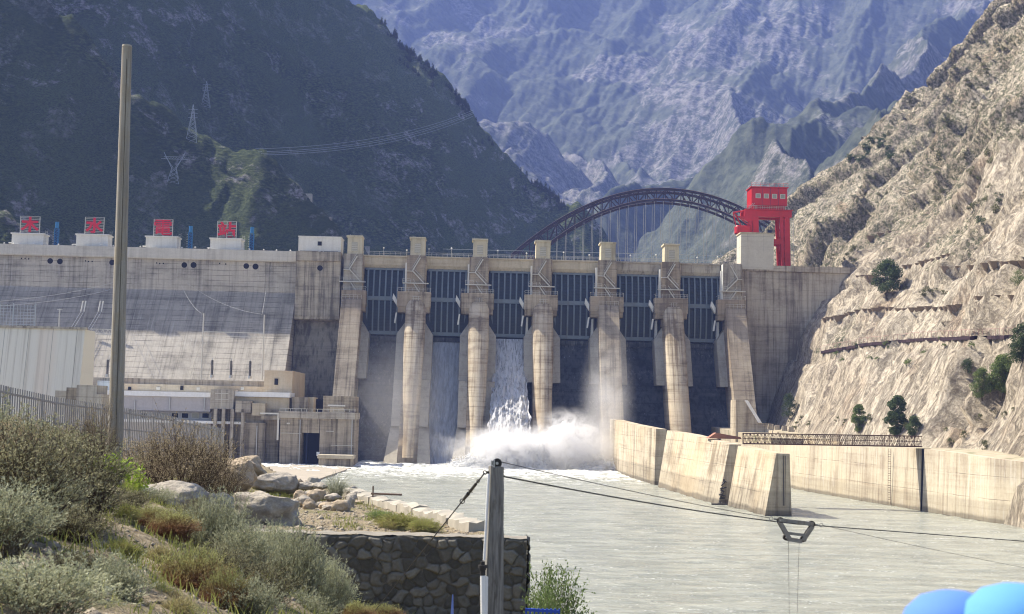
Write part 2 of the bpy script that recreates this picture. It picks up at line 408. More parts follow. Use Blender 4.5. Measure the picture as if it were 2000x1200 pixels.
def mat_hill():
    s = NT('pale cut rock'); p = s.pos(); x, y, z = s.sep(p)
    uu = s.m1('ADD', s.m1('MULTIPLY', x, .6), s.m1('MULTIPLY', z, .8)); vv = s.m1('ADD', y, s.m1('MULTIPLY', uu, -.35)); nn = s.m1('SUBTRACT', s.m1('MULTIPLY', x, .8), s.m1('MULTIPLY', z, .6))
    r = s.node('ShaderNodeCombineXYZ', i_0=vv, i_1=uu, i_2=nn).outputs[0]
    big = s.noise(p, .025, 6, .6, .4)
    ani = s.noise(s.vscale(r, (.45, .09, .3)), 1, 9, .76, 0)
    fine = s.noise(s.vscale(r, (1.4, .7, 1.2)), 1.3, 7, .82)
    cmb = s.noise(s.vscale(r, (1.8, .12, .5)), 1, 7, .75, 0)
    crk = s.m1('MULTIPLY', s.m1('ABSOLUTE', s.m1('SUBTRACT', s.noise(s.vscale(r, (1, .3, .4)), .35, 8, .72, .5), .5)), 1.2)
    c = s.mix(s.ramp(big, .38, .62), (.58, .51, .40), (.49, .42, .32))
    c = s.mix(s.m1('MULTIPLY', s.ramp(ani, .52, .64), .8), c, (.22, .175, .135))
    c = s.mix(s.m1('MULTIPLY', s.ramp(s.noise(p, .06, 5, .6), .55, .7), .5), c, (.42, .30, .20))
    c = s.mul(c, s.m1('ADD', .7, s.m1('MULTIPLY', s.ramp(crk, 0, .05), .3)))
    c = s.mul(c, s.m1('ADD', .45, s.m1('MULTIPLY', s.ramp(fine, .25, .7), .75)))
    c = s.mix(s.m1('MULTIPLY', s.ramp(cmb, .5, .64), .65), c, (.20, .17, .13))
    # thin dry scrub higher on the slope
    vz = s.m1('ADD', s.m1('MULTIPLY', z, .004), s.m1('MULTIPLY', y, .0006))
    vm = s.m1('MULTIPLY', s.ramp(s.m1('ADD', s.noise(p, .045, 6, .65), s.m1('SUBTRACT', vz, .46)), .5, .60), s.ramp(s.noise(p, .9, 5, .8), .47, .55))
    c = s.mix(s.m1('MULTIPLY', vm, .85), c, (.085, .095, .05))
    h = s.m1('ADD', s.m1('SUBTRACT', s.m1('MULTIPLY', ani, 1.6), cmb), s.m1('ADD', s.m1('MULTIPLY', fine, 1.0), s.m1('MULTIPLY', s.ramp(crk, 0, .05), .5)))
    s.bsdf(c, 1, s.bump(h, .9, .5), spec=.1)
    return s.m
def hill_foot(Y):
    return 71.5+np.interp(Y, [150, 200, 300, 380, 440, 490, 540, 590, 640, 700, 800], [-2, 0, 2, 0, -1, -6, -18, -34, -28, 30, 120])
def facet(a, b, cell, seed, tilt=1.0, asp=2.0):
    "broken blocks: every cell is a plane with its own height and tilt"
    A, B = a/cell, b/(cell*asp); ia = np.floor(A).astype(np.int64); ib = np.floor(B).astype(np.int64); best = np.full(A.shape, 9.); H = np.zeros(A.shape)
    for i in (-1, 0, 1):
        for j in (-1, 0, 1):
            ca, cb = ia+i, ib+j; pa = ca+_h(ca, cb, seed); pb = cb+_h(ca, cb, seed+1); d = (A-pa)**2+(B-pb)**2
            hh = (_h(ca, cb, seed+2)-.5)+tilt*((A-pa)*(_h(ca, cb, seed+3)-.5)+(B-pb)*(_h(ca, cb, seed+4)-.5))*2
            m = d < best; best = np.where(m, d, best); H = np.where(m, hh, H)
    return H
def hill_z(X, Y, detail=True):
    f = hill_foot(Y)
    base = np.interp(Y, [150, 200, 330, 420, 900], [4.5, 5.2, 7.5, 10, 10])
    u = np.maximum(X-f, -6)
    z = base+np.where(u > 0, np.where(u < 22, u*1.55, 34.1+(u-22)*np.interp(Y, [440, 560], [1.26, .93])), u*5)
    # benches cut across the face
    for zb, w in ((29.5, 1.6), (47, 1.2), (62, 1.5)):
        zz = zb+(Y-300)*.0+1.2*vn(Y/60., Y*0, int(zb))
        k = sstep(zz-w, zz, z)-1.0*sstep(zz+.3, zz+4, z)
        z = z-k*np.clip(z-(zz-w), 0, 2)*.75
    return z
def build_hill():
    xs = np.arange(32, 350, .75); ys = np.concatenate([np.arange(150, 470, .7), np.arange(470, 800, 1.1)])
    X, Y = np.meshgrid(xs, ys, indexing='ij'); Z = hill_z(X, Y)
    k = sstep(-1, 8, X-hill_foot(Y))
    u = X*.75+Z*.66    # up-slope
    # slabs that lean across the face
    q = Y*.93-u*.36; w = Y*.36+u*.93
    wob = 7*vn(Y/38., u/38., 5)
    n = 7*fbm(Y/75., u/75., 3, 9); qq = q+1.2*vn(q/14., w/30., 61); ww = w+2*vn(q/17., w/30., 62)
    n = n+5.0*facet(qq, ww, 17, 70, .8, 3.0)+1.5*facet(qq+5, ww, 6.5, 80, .8, 3.0)+.5*facet(q, w, 2.2, 90, .9, 3.0)
    n = n+.25*fbm(q/2.0, w/8, 4, 29)
    step = (np.floor((q+wob*1.5)/11.+.5*vn(w/30., q/30., 8)))
    n = n+.8*(_h(step.astype(np.int64), np.floor(w/26.+.6*vn(q/9., w/9., 12)).astype(np.int64), 4)-.5)
    smooth_low = 1-.55*(1-sstep(14, 38, Z))*sstep(280, 330, Y)
    for cell, amp, sd, zlo in ((46, 8, 301, 52), (17, 2.4, 311, 38), (6.5, .7, 321, 12)):
        sv = (Y+.55*u+cell*.35*vn(u/cell/1.2, Y/cell/2., sd))/cell; ci = np.floor(sv).astype(np.int64); f = sv-ci
        cw = np.floor(w/(cell*1.3)+.35*vn(Y/cell, u/cell, sd+2)).astype(np.int64)
        n = n+amp*(1-f)**1.3*np.clip(_h(ci, cw, sd+1)*2.2-.75, 0, 1)*sstep(zlo-8, zlo+14, Z)*sstep(0, .06, f)
    n = n*k*smooth_low
    o = mesh_np('hillside', np.stack([X-n*.79, Y, Z+n*.61], -1), grid_faces(len(xs), len(ys)), mat_hill(), smooth=False)
    return tag(o, kind='structure')
build_hill()

# river
def river_mat():
    s = NT('silty river water'); p = s.pos(); x, y, z = s.sep(p)
    w1 = s.noise(s.vscale(p, (.35, .9, 1)), 1.1, 6, .62, .5)
    w2 = s.noise(s.vscale(p, (.12, .3, 1)), 1, 4, .6, .6)
    w3 = s.noise(s.vscale(p, (.6, 1.6, 1)), 3.0, 4, .7)
    c = s.mix(s.ramp(w2, .38, .64), (.265, .275, .225), (.36, .37, .305))
    near = s.ramp(y, 195, 372)
    side = s.m1('SUBTRACT', 1, s.ramp(x, 28, 46))
    f0 = s.m1('MULTIPLY', near, side)
    foam = s.noise(s.vscale(p, (.16, .75, 1)), 1.3, 8, .75, 1.2)
    fm = s.ramp(s.m1('ADD', foam, s.m1('MULTIPLY', s.m1('SUBTRACT', f0, .8), .42)), .5, .62)
    crest = s.m1('MULTIPLY', s.ramp(w1, .575, .65), s.ramp(s.noise(p, 3, 3, .6), .5, .62))
    fm = s.m1('MAXIMUM', s.m1('MULTIPLY', fm, s.ramp(f0, .02, .35)), s.m1('MULTIPLY', crest, .45))
    c = s.mix(fm, c, (.80, .80, .77))
    h = s.m1('ADD', s.m1('MULTIPLY', w2, 2.2), s.m1('ADD', w1, s.m1('MULTIPLY', w3, .25)))
    rg = s.m1('ADD', .22, s.m1('MULTIPLY', fm, .6))
    s.bsdf(c, rg, s.bump(h, .8, .6), spec=.45)
    return s.m
def build_river():
    xs = np.arange(-75, 165, .8); ys = np.concatenate([np.arange(30, 300, 1.2), np.arange(300, 412, .7)])
    X, Y = np.meshgrid(xs, ys, indexing='ij')
    near = sstep(250, 375, Y)*(1-sstep(24, 34, X))
    Z = .12*fbm(X/7., Y/3., 4, 3)+near*.5*fbm(X/8., Y/4., 4, 8)+near**2*.35*ridged(X/3.5, Y/2.2, 3, 9)
    o = mesh_np('river', np.stack([X, Y, Z], -1), grid_faces(len(xs), len(ys)), river_mat(), smooth=True)
    return tag(o, kind='structure')
build_river()
mb = MB().box(-3000, 4000, -300, 7000, -9, -8)
tag(mb.build('ground', plain('valley bed', (.2, .18, .14), .95, var=.3, scale=.2)), kind='structure')

def build_haze():
    s = NT('valley air'); 
    v = s.node('ShaderNodeVolumePrincipled', i_Color=(.32, .44, 1.0), i_Density=.00011, i_Anisotropy=.15)
    s.t.links.new(v.outputs[0], s.out.inputs['Volume'])
    o = MB().box(-3200, 4200, -350, 7200, -10, 1500).build('haze', s.m)
    tag(o, kind='stuff')
build_haze()
# ================================================================== DAM
CR = 57.4
M_face = concrete('dam face concrete', (.50, .455, .375), (.18, .165, .135), .5, 1.5, 5.0, .75, .6, seed=1, bands=[(33.5, 46.3, .28), (38.5, 40.5, .12), (43.5, 44.6, .15)], white=.4, yf=0.0)  # broad dark band: concrete lifts, with the head's shadow put into the colour
M_cream = concrete('cream concrete', (.52, .46, .34), (.30, .25, .17), .4, 3.0, 40, .25, .4, seed=2)
M_pier = concrete('pier concrete', (.50, .43, .315), (.17, .13, .085), .85, 2.6, 30, .55, .8, seed=3, warm=(.42, .33, .22), yf=0.0)
M_stain = concrete('mottled concrete', (.42, .36, .265), (.13, .105, .075), .85, 1.2, 1.8, .3, .7, seed=4, warm=(.30, .24, .17), fine=2.5, yf=0.0)
M_grey = concrete('grey concrete', (.46, .42, .34), (.19, .165, .135), .75, 3.0, 6.0, .35, .6, seed=5)
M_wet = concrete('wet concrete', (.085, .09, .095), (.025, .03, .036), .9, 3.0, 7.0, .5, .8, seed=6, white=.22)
M_tail = concrete('pale wall concrete', (.40, .365, .29), (.22, .195, .155), .45, 3.0, 50, .3, .4, seed=7)
M_white = concrete('white painted render', (.70, .69, .63), (.50, .48, .42), .4, 40, 40, 0, .25, seed=8)
M_house = concrete('cream painted render', (.54, .49, .35), (.30, .26, .17), .6, 40, 40, 0, .3, seed=9)
M_gate = plain('dark gate steel', (.035, .048, .06), .55, .3, .35, .6, .2, (.10, .07, .05, .25))
M_gate2 = plain('grey gate girder steel', (.16, .19, .205), .5, .3, .3, .6, .1, (.12, .09, .07, .3))
M_rail = plain('pale painted steel', (.55, .53, .46), .5, .2, .15)
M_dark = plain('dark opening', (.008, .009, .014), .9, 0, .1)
M_red = plain('red crane paint', (.52, .022, .028), .38, .1, .22, .5, .1, (.25, .03, .02, .3))
M_blue = plain('blue painted steel', (.03, .16, .34), .45, .2, .2)
M_navy = plain('dark blue steel', (.02, .035, .09), .5, .2, .2)
M_glass = plain('pale window pane', (.30, .30, .24), .15, 0, .1)
M_char = plain('red sign lettering', (.62, .015, .035), .45, 0, .12)
M_metal = plain('galvanised steel', (.45, .46, .46), .4, .7, .2)
M_wire = plain('dull pale wire', (.55, .55, .52), .95, 0, .1, spec=.05)
M_black = plain('black insulator', (.02, .018, .016), .3)

dam = thing('dam', 'long pale concrete dam with six tall dark gates between piers', 'dam', DO, TH)
def L(px, py, n=0.0):
    t, z = DT(px, py, n); return t, z
def rbox(mb, px0, py0, px1, py1, n0, n1):
    "box whose front face (offset n1 downstream) covers the given pixels, reaching back to n0"
    a, za = L((px0+px1)/2-(px1-px0)/2, (py0+py1)/2, n1); b, _ = L(px1, (py0+py1)/2, n1)
    _, z1 = L((px0+px1)/2, py0, n1); _, z0 = L((px0+px1)/2, py1, n1)
    return mb.box(a, b, -n1, -n0, z0, z1)
tL = L(580, 520, 0)[0]; tR = L(668, 520, 0)[0]; tS1 = L(1449, 560, 0)[0]
# left section: upright head, then a long slope
mb = MB(); prof = [(9, CR), (9, -8), (-58, -8), (-50, 0), (-33, 16), (-9.2, 34.2), (0, 46.5), (0, CR)]
prof = [(9, CR), (9, -8), (-44, -8), (0, 46.5), (0, CR)]
mb.prof(prof, -205, tL); mb.build('left_section', M_face, dam)
mb = MB(); mb.prof([(.3, CR-2.2), (-.75, CR-2.2), (-.9, CR-1.9), (-.9, CR+.9), (-.4, CR+.9), (.3, CR+.2)], -205, tL-.05)
mb.build('parapet', concrete('parapet concrete', (.58, .55, .47), (.38, .35, .29), .5, 40, 6, .3, .4, seed=11), dam)
# joint strip of light edge, transition block
mb = MB(); mb.prof([(9, CR+.3), (9, -8), (-8, -8), (-7, 17), (-1.2, 38.5), (-4, 39), (-4.2, 40), (-4.2, CR-2.2), (-4.9, CR-2), (-4.9, CR+.6), (-4, CR+.6)], tL+.25, tR)
mb.build('transition_block', concrete('transition concrete', (.48, .425, .325), (.16, .14, .11), .9, 3.0, 60, .25, .6, seed=12, bands=[(10, 38.6, .35)]), dam)  # band paints the shade below the ledge onto the lower face
# right section
mb = MB(); mb.prof([(10, CR), (10, -8), (-2.5, -8), (-.6, 20), (0, CR-1.4), (-.5, CR-1.2), (-.5, CR+.4), (10, CR+.4)], tS1, 128)
mb.build('right_section', concrete('right wing concrete', (.50, .445, .35), (.19, .16, .125), .85, 3.0, 5.5, .4, .6, seed=13, bands=[(0, 41, .13)]), dam)
# drain holes
for (px, py, r) in [(98, 510, .8), (117, 511, .8), (219, 513, .8), (360, 518, .8), (378, 518, .85), (481, 520, .8), (499, 521, .85), (625, 524, .78),
                    (42, 505, .2), (49, 505, .2), (56, 506, .2), (167, 510, .2), (173, 511, .2), (180, 511, .2), (306, 514, .2), (312, 515, .2), (319, 515, .2), (429, 515, .2), (441, 516, .2)]:
    n = 4.2 if px > 600 else 0
    t, z = L(px, py, n)
    mb = MB().tube((t, -n-.012, z), (t, -n+.3, z), r, n=20); mb.build('drain_hole', M_dark, dam)  # flush black disc stands in for the shade inside the hole
# spillway face under the gates
tA, tB = tR, tS1
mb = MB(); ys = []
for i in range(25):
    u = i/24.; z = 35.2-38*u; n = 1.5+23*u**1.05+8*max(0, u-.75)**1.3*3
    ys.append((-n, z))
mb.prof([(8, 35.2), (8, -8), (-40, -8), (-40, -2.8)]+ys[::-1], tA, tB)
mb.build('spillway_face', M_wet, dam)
# mid ledge across the dry bays
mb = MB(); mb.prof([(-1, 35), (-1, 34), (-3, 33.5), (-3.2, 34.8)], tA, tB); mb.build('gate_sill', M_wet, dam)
centres = [688, 812, 935, 1059, 1187, 1312, 1433]
tc = [L(c, 600, 6)[0] for c in centres]
# crest beam between the towers + rail
for i in range(6):
    a = tc[i]+2.3; b = tc[i+1]-2.3
    mb = MB(); ring = []
    mb.prof([(5, CR+.2), (5, CR-3.4), (.5, CR-3.4), (-.6, CR-3.1), (-1.3, CR-2.2), (-1.5, CR-1), (-1.5, CR-.2), (-1.9, CR), (-1.9, CR+.35)], a, b)
    bm_ = mb.build('crest_beam', M_cream if i < 4 else M_grey, dam)
    r = MB(); r.box(a, b, -1.75, -1.68, CR+1.35, CR+1.42); r.box(a, b, -1.75, -1.69, CR+.85, CR+.9)
    k = a
    while k < b: r.box(k, k+.06, -1.75, -1.69, CR+.35, CR+1.4); k += 1.5
    r.build('railing', M_rail, bm_)
    d = MB().box(a, b, 1.0, 4.8, CR-6.5, CR-3.45); d.build('hoist_recess', M_gate, bm_)
# gates
for i in range(6):
    c = (tc[i]+tc[i+1])/2; w = (tc[i+1]-tc[i])/2-2.9
    z0, z1 = 35.3, 54.3; N = 14; zs = np.linspace(z0, z1, N+1)
    def yy(z): return 2.2-4.2*(1-((z-z0)/(z1-z0)-.35)**2*1.2)
    mb = MB(); mb.prof([(yy(z), z) for z in zs]+[(5, z1), (5, z0)], c-w, c+w)
    g = mb.build('gate', M_gate, dam)
    for k in range(7):
        v = MB(); x = c-w+.9+(2*w-1.8)*k/6.
        for za, zb in zip(zs[:-1], zs[1:]): v.bar((x, yy(za)-.35, za), (x, yy(zb)-.35, zb+.02), .42, .55)
        v.build('vertical_girder', M_gate2, g)
    for z, hh in ((z0+.55, 1.0), (z0+10.2, 1.15), (z1-.35, .5)):
        MB().box(c-w+.15, c+w-.15, yy(z)-.75, yy(z)+.1, z-hh/2, z+hh/2).build('cross_beam', M_gate2, g)
    h = MB(); z = z0+1.6
    while z < z1-.8:
        if abs(z-z0-10.2) > .9: h.box(c-w+.2, c+w-.2, yy(z)-.16, yy(z)+.1, z-.10, z+.10)
        z += .85
    h.build('stiffener', plain('gate rib steel %d' % i, (.03, .042, .052), .55, .3), g)
    # narrowing side guides at the foot of the gate
    for sg in (-1, 1):
        s_ = MB().prism([(c+sg*(w+.1), 47), (c+sg*(w+.1), 33), (c+sg*(w-2.2), 33), (c+sg*(w-1.9), 35.5), (c+sg*(w-.35), 42)], -3.0, -2.2)
        s_.build('side_guide', M_gate, g)
# piers
def pier(i, kind):
    t = tc[i]; hw = 2.75
    core = MB(); core.prof([(-4.0, CR), (6, CR), (6, -8), (-31, -8), (-30, 5), (-23.5, 12), (-11.2, 34), (-8.2, 44), (-8.2, 46.8), (-4.0, 47.2)], t-hw+.15, t+hw-.15)
    p = core.build('pier', M_stain if i in (4, 6) else M_pier, dam)
    # tower in front of the core
    w0, w1 = (-2.85, 2.35)
    tw = MB().box(t+w0, t+w1, -4.6, -3.9, 47, CR+.25); tw.build('tower_face', M_stain if i in (1, 2, 3, 4, 5) else M_grey, p)
    if i < 6:
        h = MB(); h.box(t-2.0, t+2.05, -4.4, 1.5, CR+.25, CR+5.0); hs = h.build('gate_house', M_house, p)
        c = MB(); c.box(t-2.35, t+2.2, -4.75, 1.8, CR+5.0, CR+5.45); c.build('house_roof', M_house, hs)
        wn = MB(); wn.box(t-.85, t+.85, -4.46, -4.35, CR+1.0, CR+3.6); wf = wn.build('window', plain('louvre %d' % i, (.36, .34, .26), .6), hs)
        sl_ = MB()
        for k in range(5): sl_.box(t-.8, t+.8, -4.52, -4.47, CR+1.2+k*.5, CR+1.34+k*.5)
        sl_.build('louvre_slat', M_rail, wf)
        a = MB().tube((t-1.6, 0, CR+5.4), (t-1.6, 0, CR+6.3), .05).tube((t-1.0, 0, CR+5.4), (t-1.0, 0, CR+6.1), .05); a.build('antenna', M_metal, hs)
    else:
        MB().box(t-3.0, t-2.86, -4.7, -2, 47, CR).build('painted_sun_edge', M_white, p)  # white slab paints the sunlit left face of the last tower
    # corbel with platform rail
    lo, hi = (-5.1, 4.2)
    if i == 0: lo, hi = (-2.9, 3.9)
    if i == 6: lo, hi = (-4.9, 2.9)
    cb = MB(); cb.box(t+lo, t+hi, -8.8, -4.65, 42.8, 47.1)
    cb.prof([(-8.6, 42.8), (-8.2, 41.3), (-3, 41.3), (-3, 42.8)], t+lo+.2, t+hi-.2)
    cbo = cb.build('corbel', M_stain, p, bevel=.06)
    def rail(xa, xb, y, z, h=1.1, side=True):
        r = MB(); r.box(xa, xb, y, y+.06, z+h-.06, z+h); r.box(xa, xb, y, y+.05, z+h*.5, z+h*.5+.05)
        n = max(2, int((xb-xa)/1.0))
        for k in range(n+1):
            x = xa+(xb-xa)*k/n; r.box(x-.03, x+.03, y, y+.06, z, z+h)
        if side:
            for x in (xa, xb): r.box(x-.03, x+.03, y, y+3.4, z+h-.06, z+h)
        return r
    rail(t+lo+.1, t+hi-.1, -8.7, 47.1).build('railing', M_rail, cbo)
    # zigzag stair on the tower
    sg = 1 if i < 6 else -1
    st = MB()
    def fl(x0, z0, x1, z1, y):
        st.bar((t+sg*x0, y, z0), (t+sg*x1, y, z1), .7, .26); st.bar((t+sg*x0, y-.35, z0+1.0), (t+sg*x1, y-.35, z1+1.0), .06)
        st.bar((t+sg*x0, y+.3, z0+1.0), (t+sg*x1, y+.3, z1+1.0), .06)
    fl(-1.2, 53.3, .9, 57.0, -5.1); fl(-1.2, 53.2, 2.0, 49.9, -5.2); fl(-1.0, 49.9, .9, 47.2, -5.1)
    st.box(t-2.9, t-.9, -5.5, -4.65, 53.05, 53.2) if sg > 0 else st.box(t+.9, t+2.4, -5.5, -4.65, 53.05, 53.2)
    st.box(t-3.9, t+3.4, -5.6, -4.65, 49.6, 49.85)
    st.build('stair', M_rail, p)
    rl = rail(t-3.9, t-1.7, -5.6, 49.85, 1.1, False); rl.build('landing_rail', M_rail, p)
    if 0 < i:
        # gate-arm brackets, and a white strip painting the pier's sunlit left side
        MB().box(t-3.35, t-2.9, -3.9, -1.5, 47.2, 55.6).build('painted_sun_strip', M_white, p); b = MB()
        b.prism([(t-5.2, 44.8), (t-6.3, 46.6), (t-6.5, 45.2), (t-5.3, 43.2)], -7, -5)
        b.build('gate_bracket', M_white, p); b = MB(); b.prism([(t-5.9, 38.4), (t-5.5, 38.3), (t-5.1, 41.3), (t-5.5, 41.3)], -7, -6)
        if i in (5, 6, 4, 3):
            b.build('gate_bracket', M_white, p); b = MB(); b.prism([(t-4.6, 33.6), (t-3.7, 33.8), (t-3.85, 41), (t-4.3, 41)], -4.5, -2.5)
        b.build('gate_bracket', M_white, p)
    # nose
    round_ = kind == 'round'
    rings = []; Z = np.linspace(44.6, 2, 26)
    for z in Z:
        u = (44.6-z)/36.; n = 9.2+ (44.6-z)*.62; w = 2.8
        if round_: w = 2.8*(1-.12*sstep(.35, .6, u)-.36*sstep(.55, 1.1, u))
        if i == 5: w = 2.8*(1-.05*u)
        ring = []
        if round_:
            for k in range(15):
                a = math.pi*k/14; ring.append((t+.15-math.cos(a)*w, -(n+math.sin(a)*2.1-2.1), z))
        else: ring = [(t-w, -(n-2), z), (t-w, -n, z), (t+w*.99, -n, z), (t+w*.99, -(n-2), z)]
        ring += [(t+w, -(n-9), z), (t-w, -(n-9), z)]
        rings.append(ring)
    ns = MB().sections(rings).build('nose', M_pier if round_ else M_stain, p, smooth=False)
    nr = MB()
    if round_:
        for k in range(13):
            a = math.pi*k/12; x = t+.15-math.cos(a)*2.6; y = -(9.0+math.sin(a)*1.9-1.9)
            nr.box(x-.04, x+.04, y-.04, y+.04, 44.6, 45.8)
            if k:
                for zz in (45.2, 45.75): nr.bar((px_, py_, zz), (x, y, zz), .06)
            px_, py_ = x, y
    else: nr = rail(t-2.7, t+2.7, -9.1, 44.6, 1.2, True)
    nr.build('nose_railing', M_rail, p)
    if i == 4: pass
    # wide tail that squeezes the channel
    for sg, on in ((-1, i > 0), (1, i < 6)):
        if not on: continue
        a = t+sg*2.5; b = t+sg*5.0
        za, zb, zc = 39.2, 35.3, 22.6
        y = lambda z, o: -(o+(44.6-z)*.55)
        v = []; tl = MB()
        for (x, ztop) in ((a, za), (b, zb)):
            v.append([(x, y(ztop, 3), ztop), (x, y(zc, 3), zc), (x, 0, zc), (x, 0, ztop)])
        tl.add(v[0]+v[1], [(0, 1, 2, 3), (7, 6, 5, 4), (0, 4, 5, 1), (1, 5, 6, 2), (2, 6, 7, 3), (3, 7, 4, 0)])
        tl.build('wide_tail', M_tail, p)
    # lower guide wall at the foot, flared
    for sg, on in ((-1, i in (2, 1)), (1, i in (1, 2))):
        if not on: continue
        lw = MB()
        for (z0, z1, o0, o1, x0, x1) in ((10, 22.5, 22, 15.5, 3.1, 5.1), (0, 10, 32, 22, 2.9, 6.4)):
            xa, xb = t+sg*(2.6 if z0 == 0 else 2.6), t+sg*(4.9 if z0 == 10 else 5.0)
            lw.hexa([(xa, -o0-3, z0), (xb+sg*(1.1 if z0 == 0 else 0), -o0-3, z0), (xb, -o0+9, z0), (xa, -o0+9, z0), (xa, -o1-1.5, z1), (xb, -o1-1.5, z1), (xb, -o1+9, z1), (xa, -o1+9, z1)])
        lw.build('guide_wall', M_tail, p)
for i, k in enumerate(['flat', 'round', 'round', 'round', 'flat', 'round', 'flat']): pier(i, k)

# ---- things on the crest -------------------------------------------------
def dthing(name, label, cat, t, n, z, group=None):
    return thing(name, label, cat, DP(t, n, z), TH, group)
cabs = [(22, 84, 457, 484, (35, 73, 420), '木', 'leftmost of the four white hoist cabins, beneath the leftmost red sign', 'red character sign with a cross and two sweeping strokes, leftmost of the four'),
        (148, 210, 459, 487, (162, 199, 422), '水', 'second white hoist cabin from the left, left of the tall bare pole', 'red character sign just left of the tall bare pole, second of the four'),
        (284, 345, 463, 490, (297, 334, 426), '電', 'third white hoist cabin from the left, right of the tall bare pole', 'dense boxy red character sign just right of the tall bare pole'),
        (410, 470, 467, 492, (422, 459, 430), '站', 'white hoist cabin nearest the cream building, rightmost of the four', 'two-part red character sign, rightmost of the four')]
for (x0, x1, y0, y1, (sx0, sx1, sy), ch, lab, slab) in cabs:
    tm, z0 = L((x0+x1)/2, y1, -1.2); w = L(x1, y1, -1.2)[0]-L(x0, y1, -1.2)[0]; z1 = L((x0+x1)/2, y0, -1.2)[1]
    h = z1-(CR+.2); c = dthing('hoist_cabin', lab, 'hoist cabin', tm, -1.2, CR+.1, 'white cabins along the crest')
    MB().box(-w/2, w/2, 0, 5, 0, h).build('wall', M_white, c)
    MB().box(-w/2-.3, w/2+.3, -.3, 5.3, h, h+.35).build('roof', M_white, c)
    MB().box(-.03, .03, -.03, .0, .2, h-.3).build('door_joint', M_rail, c)
    MB().box(-w/2-1.0, -w/2, .5, 1.3, 1.3, 1.6).build('side_bracket', M_white, c)
    ld = MB()
    for k in range(12): ld.box(w/2+.35, w/2+.95, .6, .65, .3+k*.42, .36+k*.42)
    for xx in (.35, .95): ld.box(w/2+xx-.03, w/2+xx+.03, .6, .66, 0, h+1.3)
    ld.build('ladder', M_rail, c)
    # sign
    sa = L(sx0, sy+20, 0.5)[0]; sb = L(sx1, sy+20, .5)[0]; sw = sb-sa; ztop = L(sx0, sy, .5)[1]; zb = CR+.1+h+.35; sh = ztop-zb
    s = dthing('character_sign', slab, 'sign', (sa+sb)/2, -1.7, zb, 'red character signs on the hoist cabins')
    f = MB()
    for xx in ([-sw/2, 0, sw/2] if ch in '電站' else [-sw/2, sw/2]): f.box(xx-.09, xx+.09, .0, .16, 0, sh)
    nb = 11
    for k in range(nb): f.box(-sw/2, sw/2, .02, .10, sh*(k+1)/nb-.09, sh*(k+1)/nb)
    f.build('frame', M_rail, s)
    tcv = bpy.data.curves.new('character', 'FONT'); tcv.body = ch; tcv.size = 1; tcv.extrude = .03; tcv.offset = .012 if ch == '電' else .032
    to = bpy.data.objects.new('character', tcv); COL.objects.link(to); bpy.context.view_layer.update()
    me = bpy.data.meshes.new_from_object(to); bpy.data.objects.remove(to)
    if len(me.vertices):
        V = np.array([v.co[:] for v in me.vertices]); mn, mx = V.min(0), V.max(0); sc = (sw*.96)/(mx[0]-mn[0]); sz = (sh*.9)/(mx[1]-mn[1])
        for v in me.vertices:
            x, y, z = v.co; v.co = ((x-(mn[0]+mx[0])/2)*sc, -.12-z*1.5, (y-mn[1])*sz+sh*.06)
        me.update()
    me.materials.clear(); me.materials.append(M_char)
    co = bpy.data.objects.new('character', me); COL.objects.link(co); co.parent = s
for (px, y0, y1, lab) in [(112, 434, 484, 'blue lattice mast on the crest between the two leftmost signs'), (373, 442, 491, 'blue lattice mast between the boxy sign and the two-part sign'), (493, 444, 493, 'blue lattice mast right of the four signs, nearest the cream building')]:
    t, z1 = L(px, y0, -3); h = z1-CR
    m = dthing('lattice_mast', lab, 'mast', t, -3, CR, 'blue masts along the crest')
    b = MB()
    for x in (-.5, .5):
        for y in (-.5, .5): b.bar((x, y, 0), (x, y, h-1.8), .16)
    z = 0; k = 0
    while z < h-2:
        for (xa, ya, xb, yb) in ((-.5, -.5, .5, -.5), (.5, -.5, .5, .5), (.5, .5, -.5, .5), (-.5, .5, -.5, -.5)):
            b.bar((xa, ya, z), (xb, yb, z+.75), .1); b.bar((xa, ya, z), (xb, yb, z), .1)
        z += .75
    b.build('lattice', M_blue, m)
    MB().box(-.45, .45, -.45, .45, 0, h-2.2).build('shaft', M_navy, m)
    MB().tube((0, 0, h-1.8), (0, 0, h), .55, n=12).build('head', M_blue, m)
    ld = MB()
    for k in range(int((h-2)/.5)): ld.box(-1.0, -.65, -.55, -.5, .2+k*.5, .3+k*.5)
    ld.build('ladder', M_rail, m)
# cream building on the crest
t, z1 = L(624, 462, 1); wa = L(583, 480, 1)[0]; wb = L(666, 480, 1)[0]; w = wb-wa; h = z1-CR-.6
b = dthing('crest_building', 'flat roofed cream building with one square window beside the first gate tower', 'building', (wa+wb)/2, 1.2, CR+.6)
MB().box(-w/2, w/2, 0, 8, 0, h-.3).build('wall', M_white, b)
MB().box(-w/2-.15, w/2+.15, -.15, 8.2, h-.3, h).build('roof', M_white, b)
wn = MB().box(-.7, .7, -.03, .05, 1.95, 3.35).build('window', M_rail, b); MB().box(-.57, .57, -.06, -.034, 2.08, 3.22).build('pane', M_dark, wn)
for xa, xb in ((-w/2+.5, -.3), (.3, w/2-.7)): MB().box(xa, xb, -.03, .05, .15, .5).build('vent', M_dark, b)
for xx in (-w/2, .9, w/2-.3): MB().box(xx, xx+.3, -.08, -.005, 0, h-.35).build('pilaster', M_white, b)
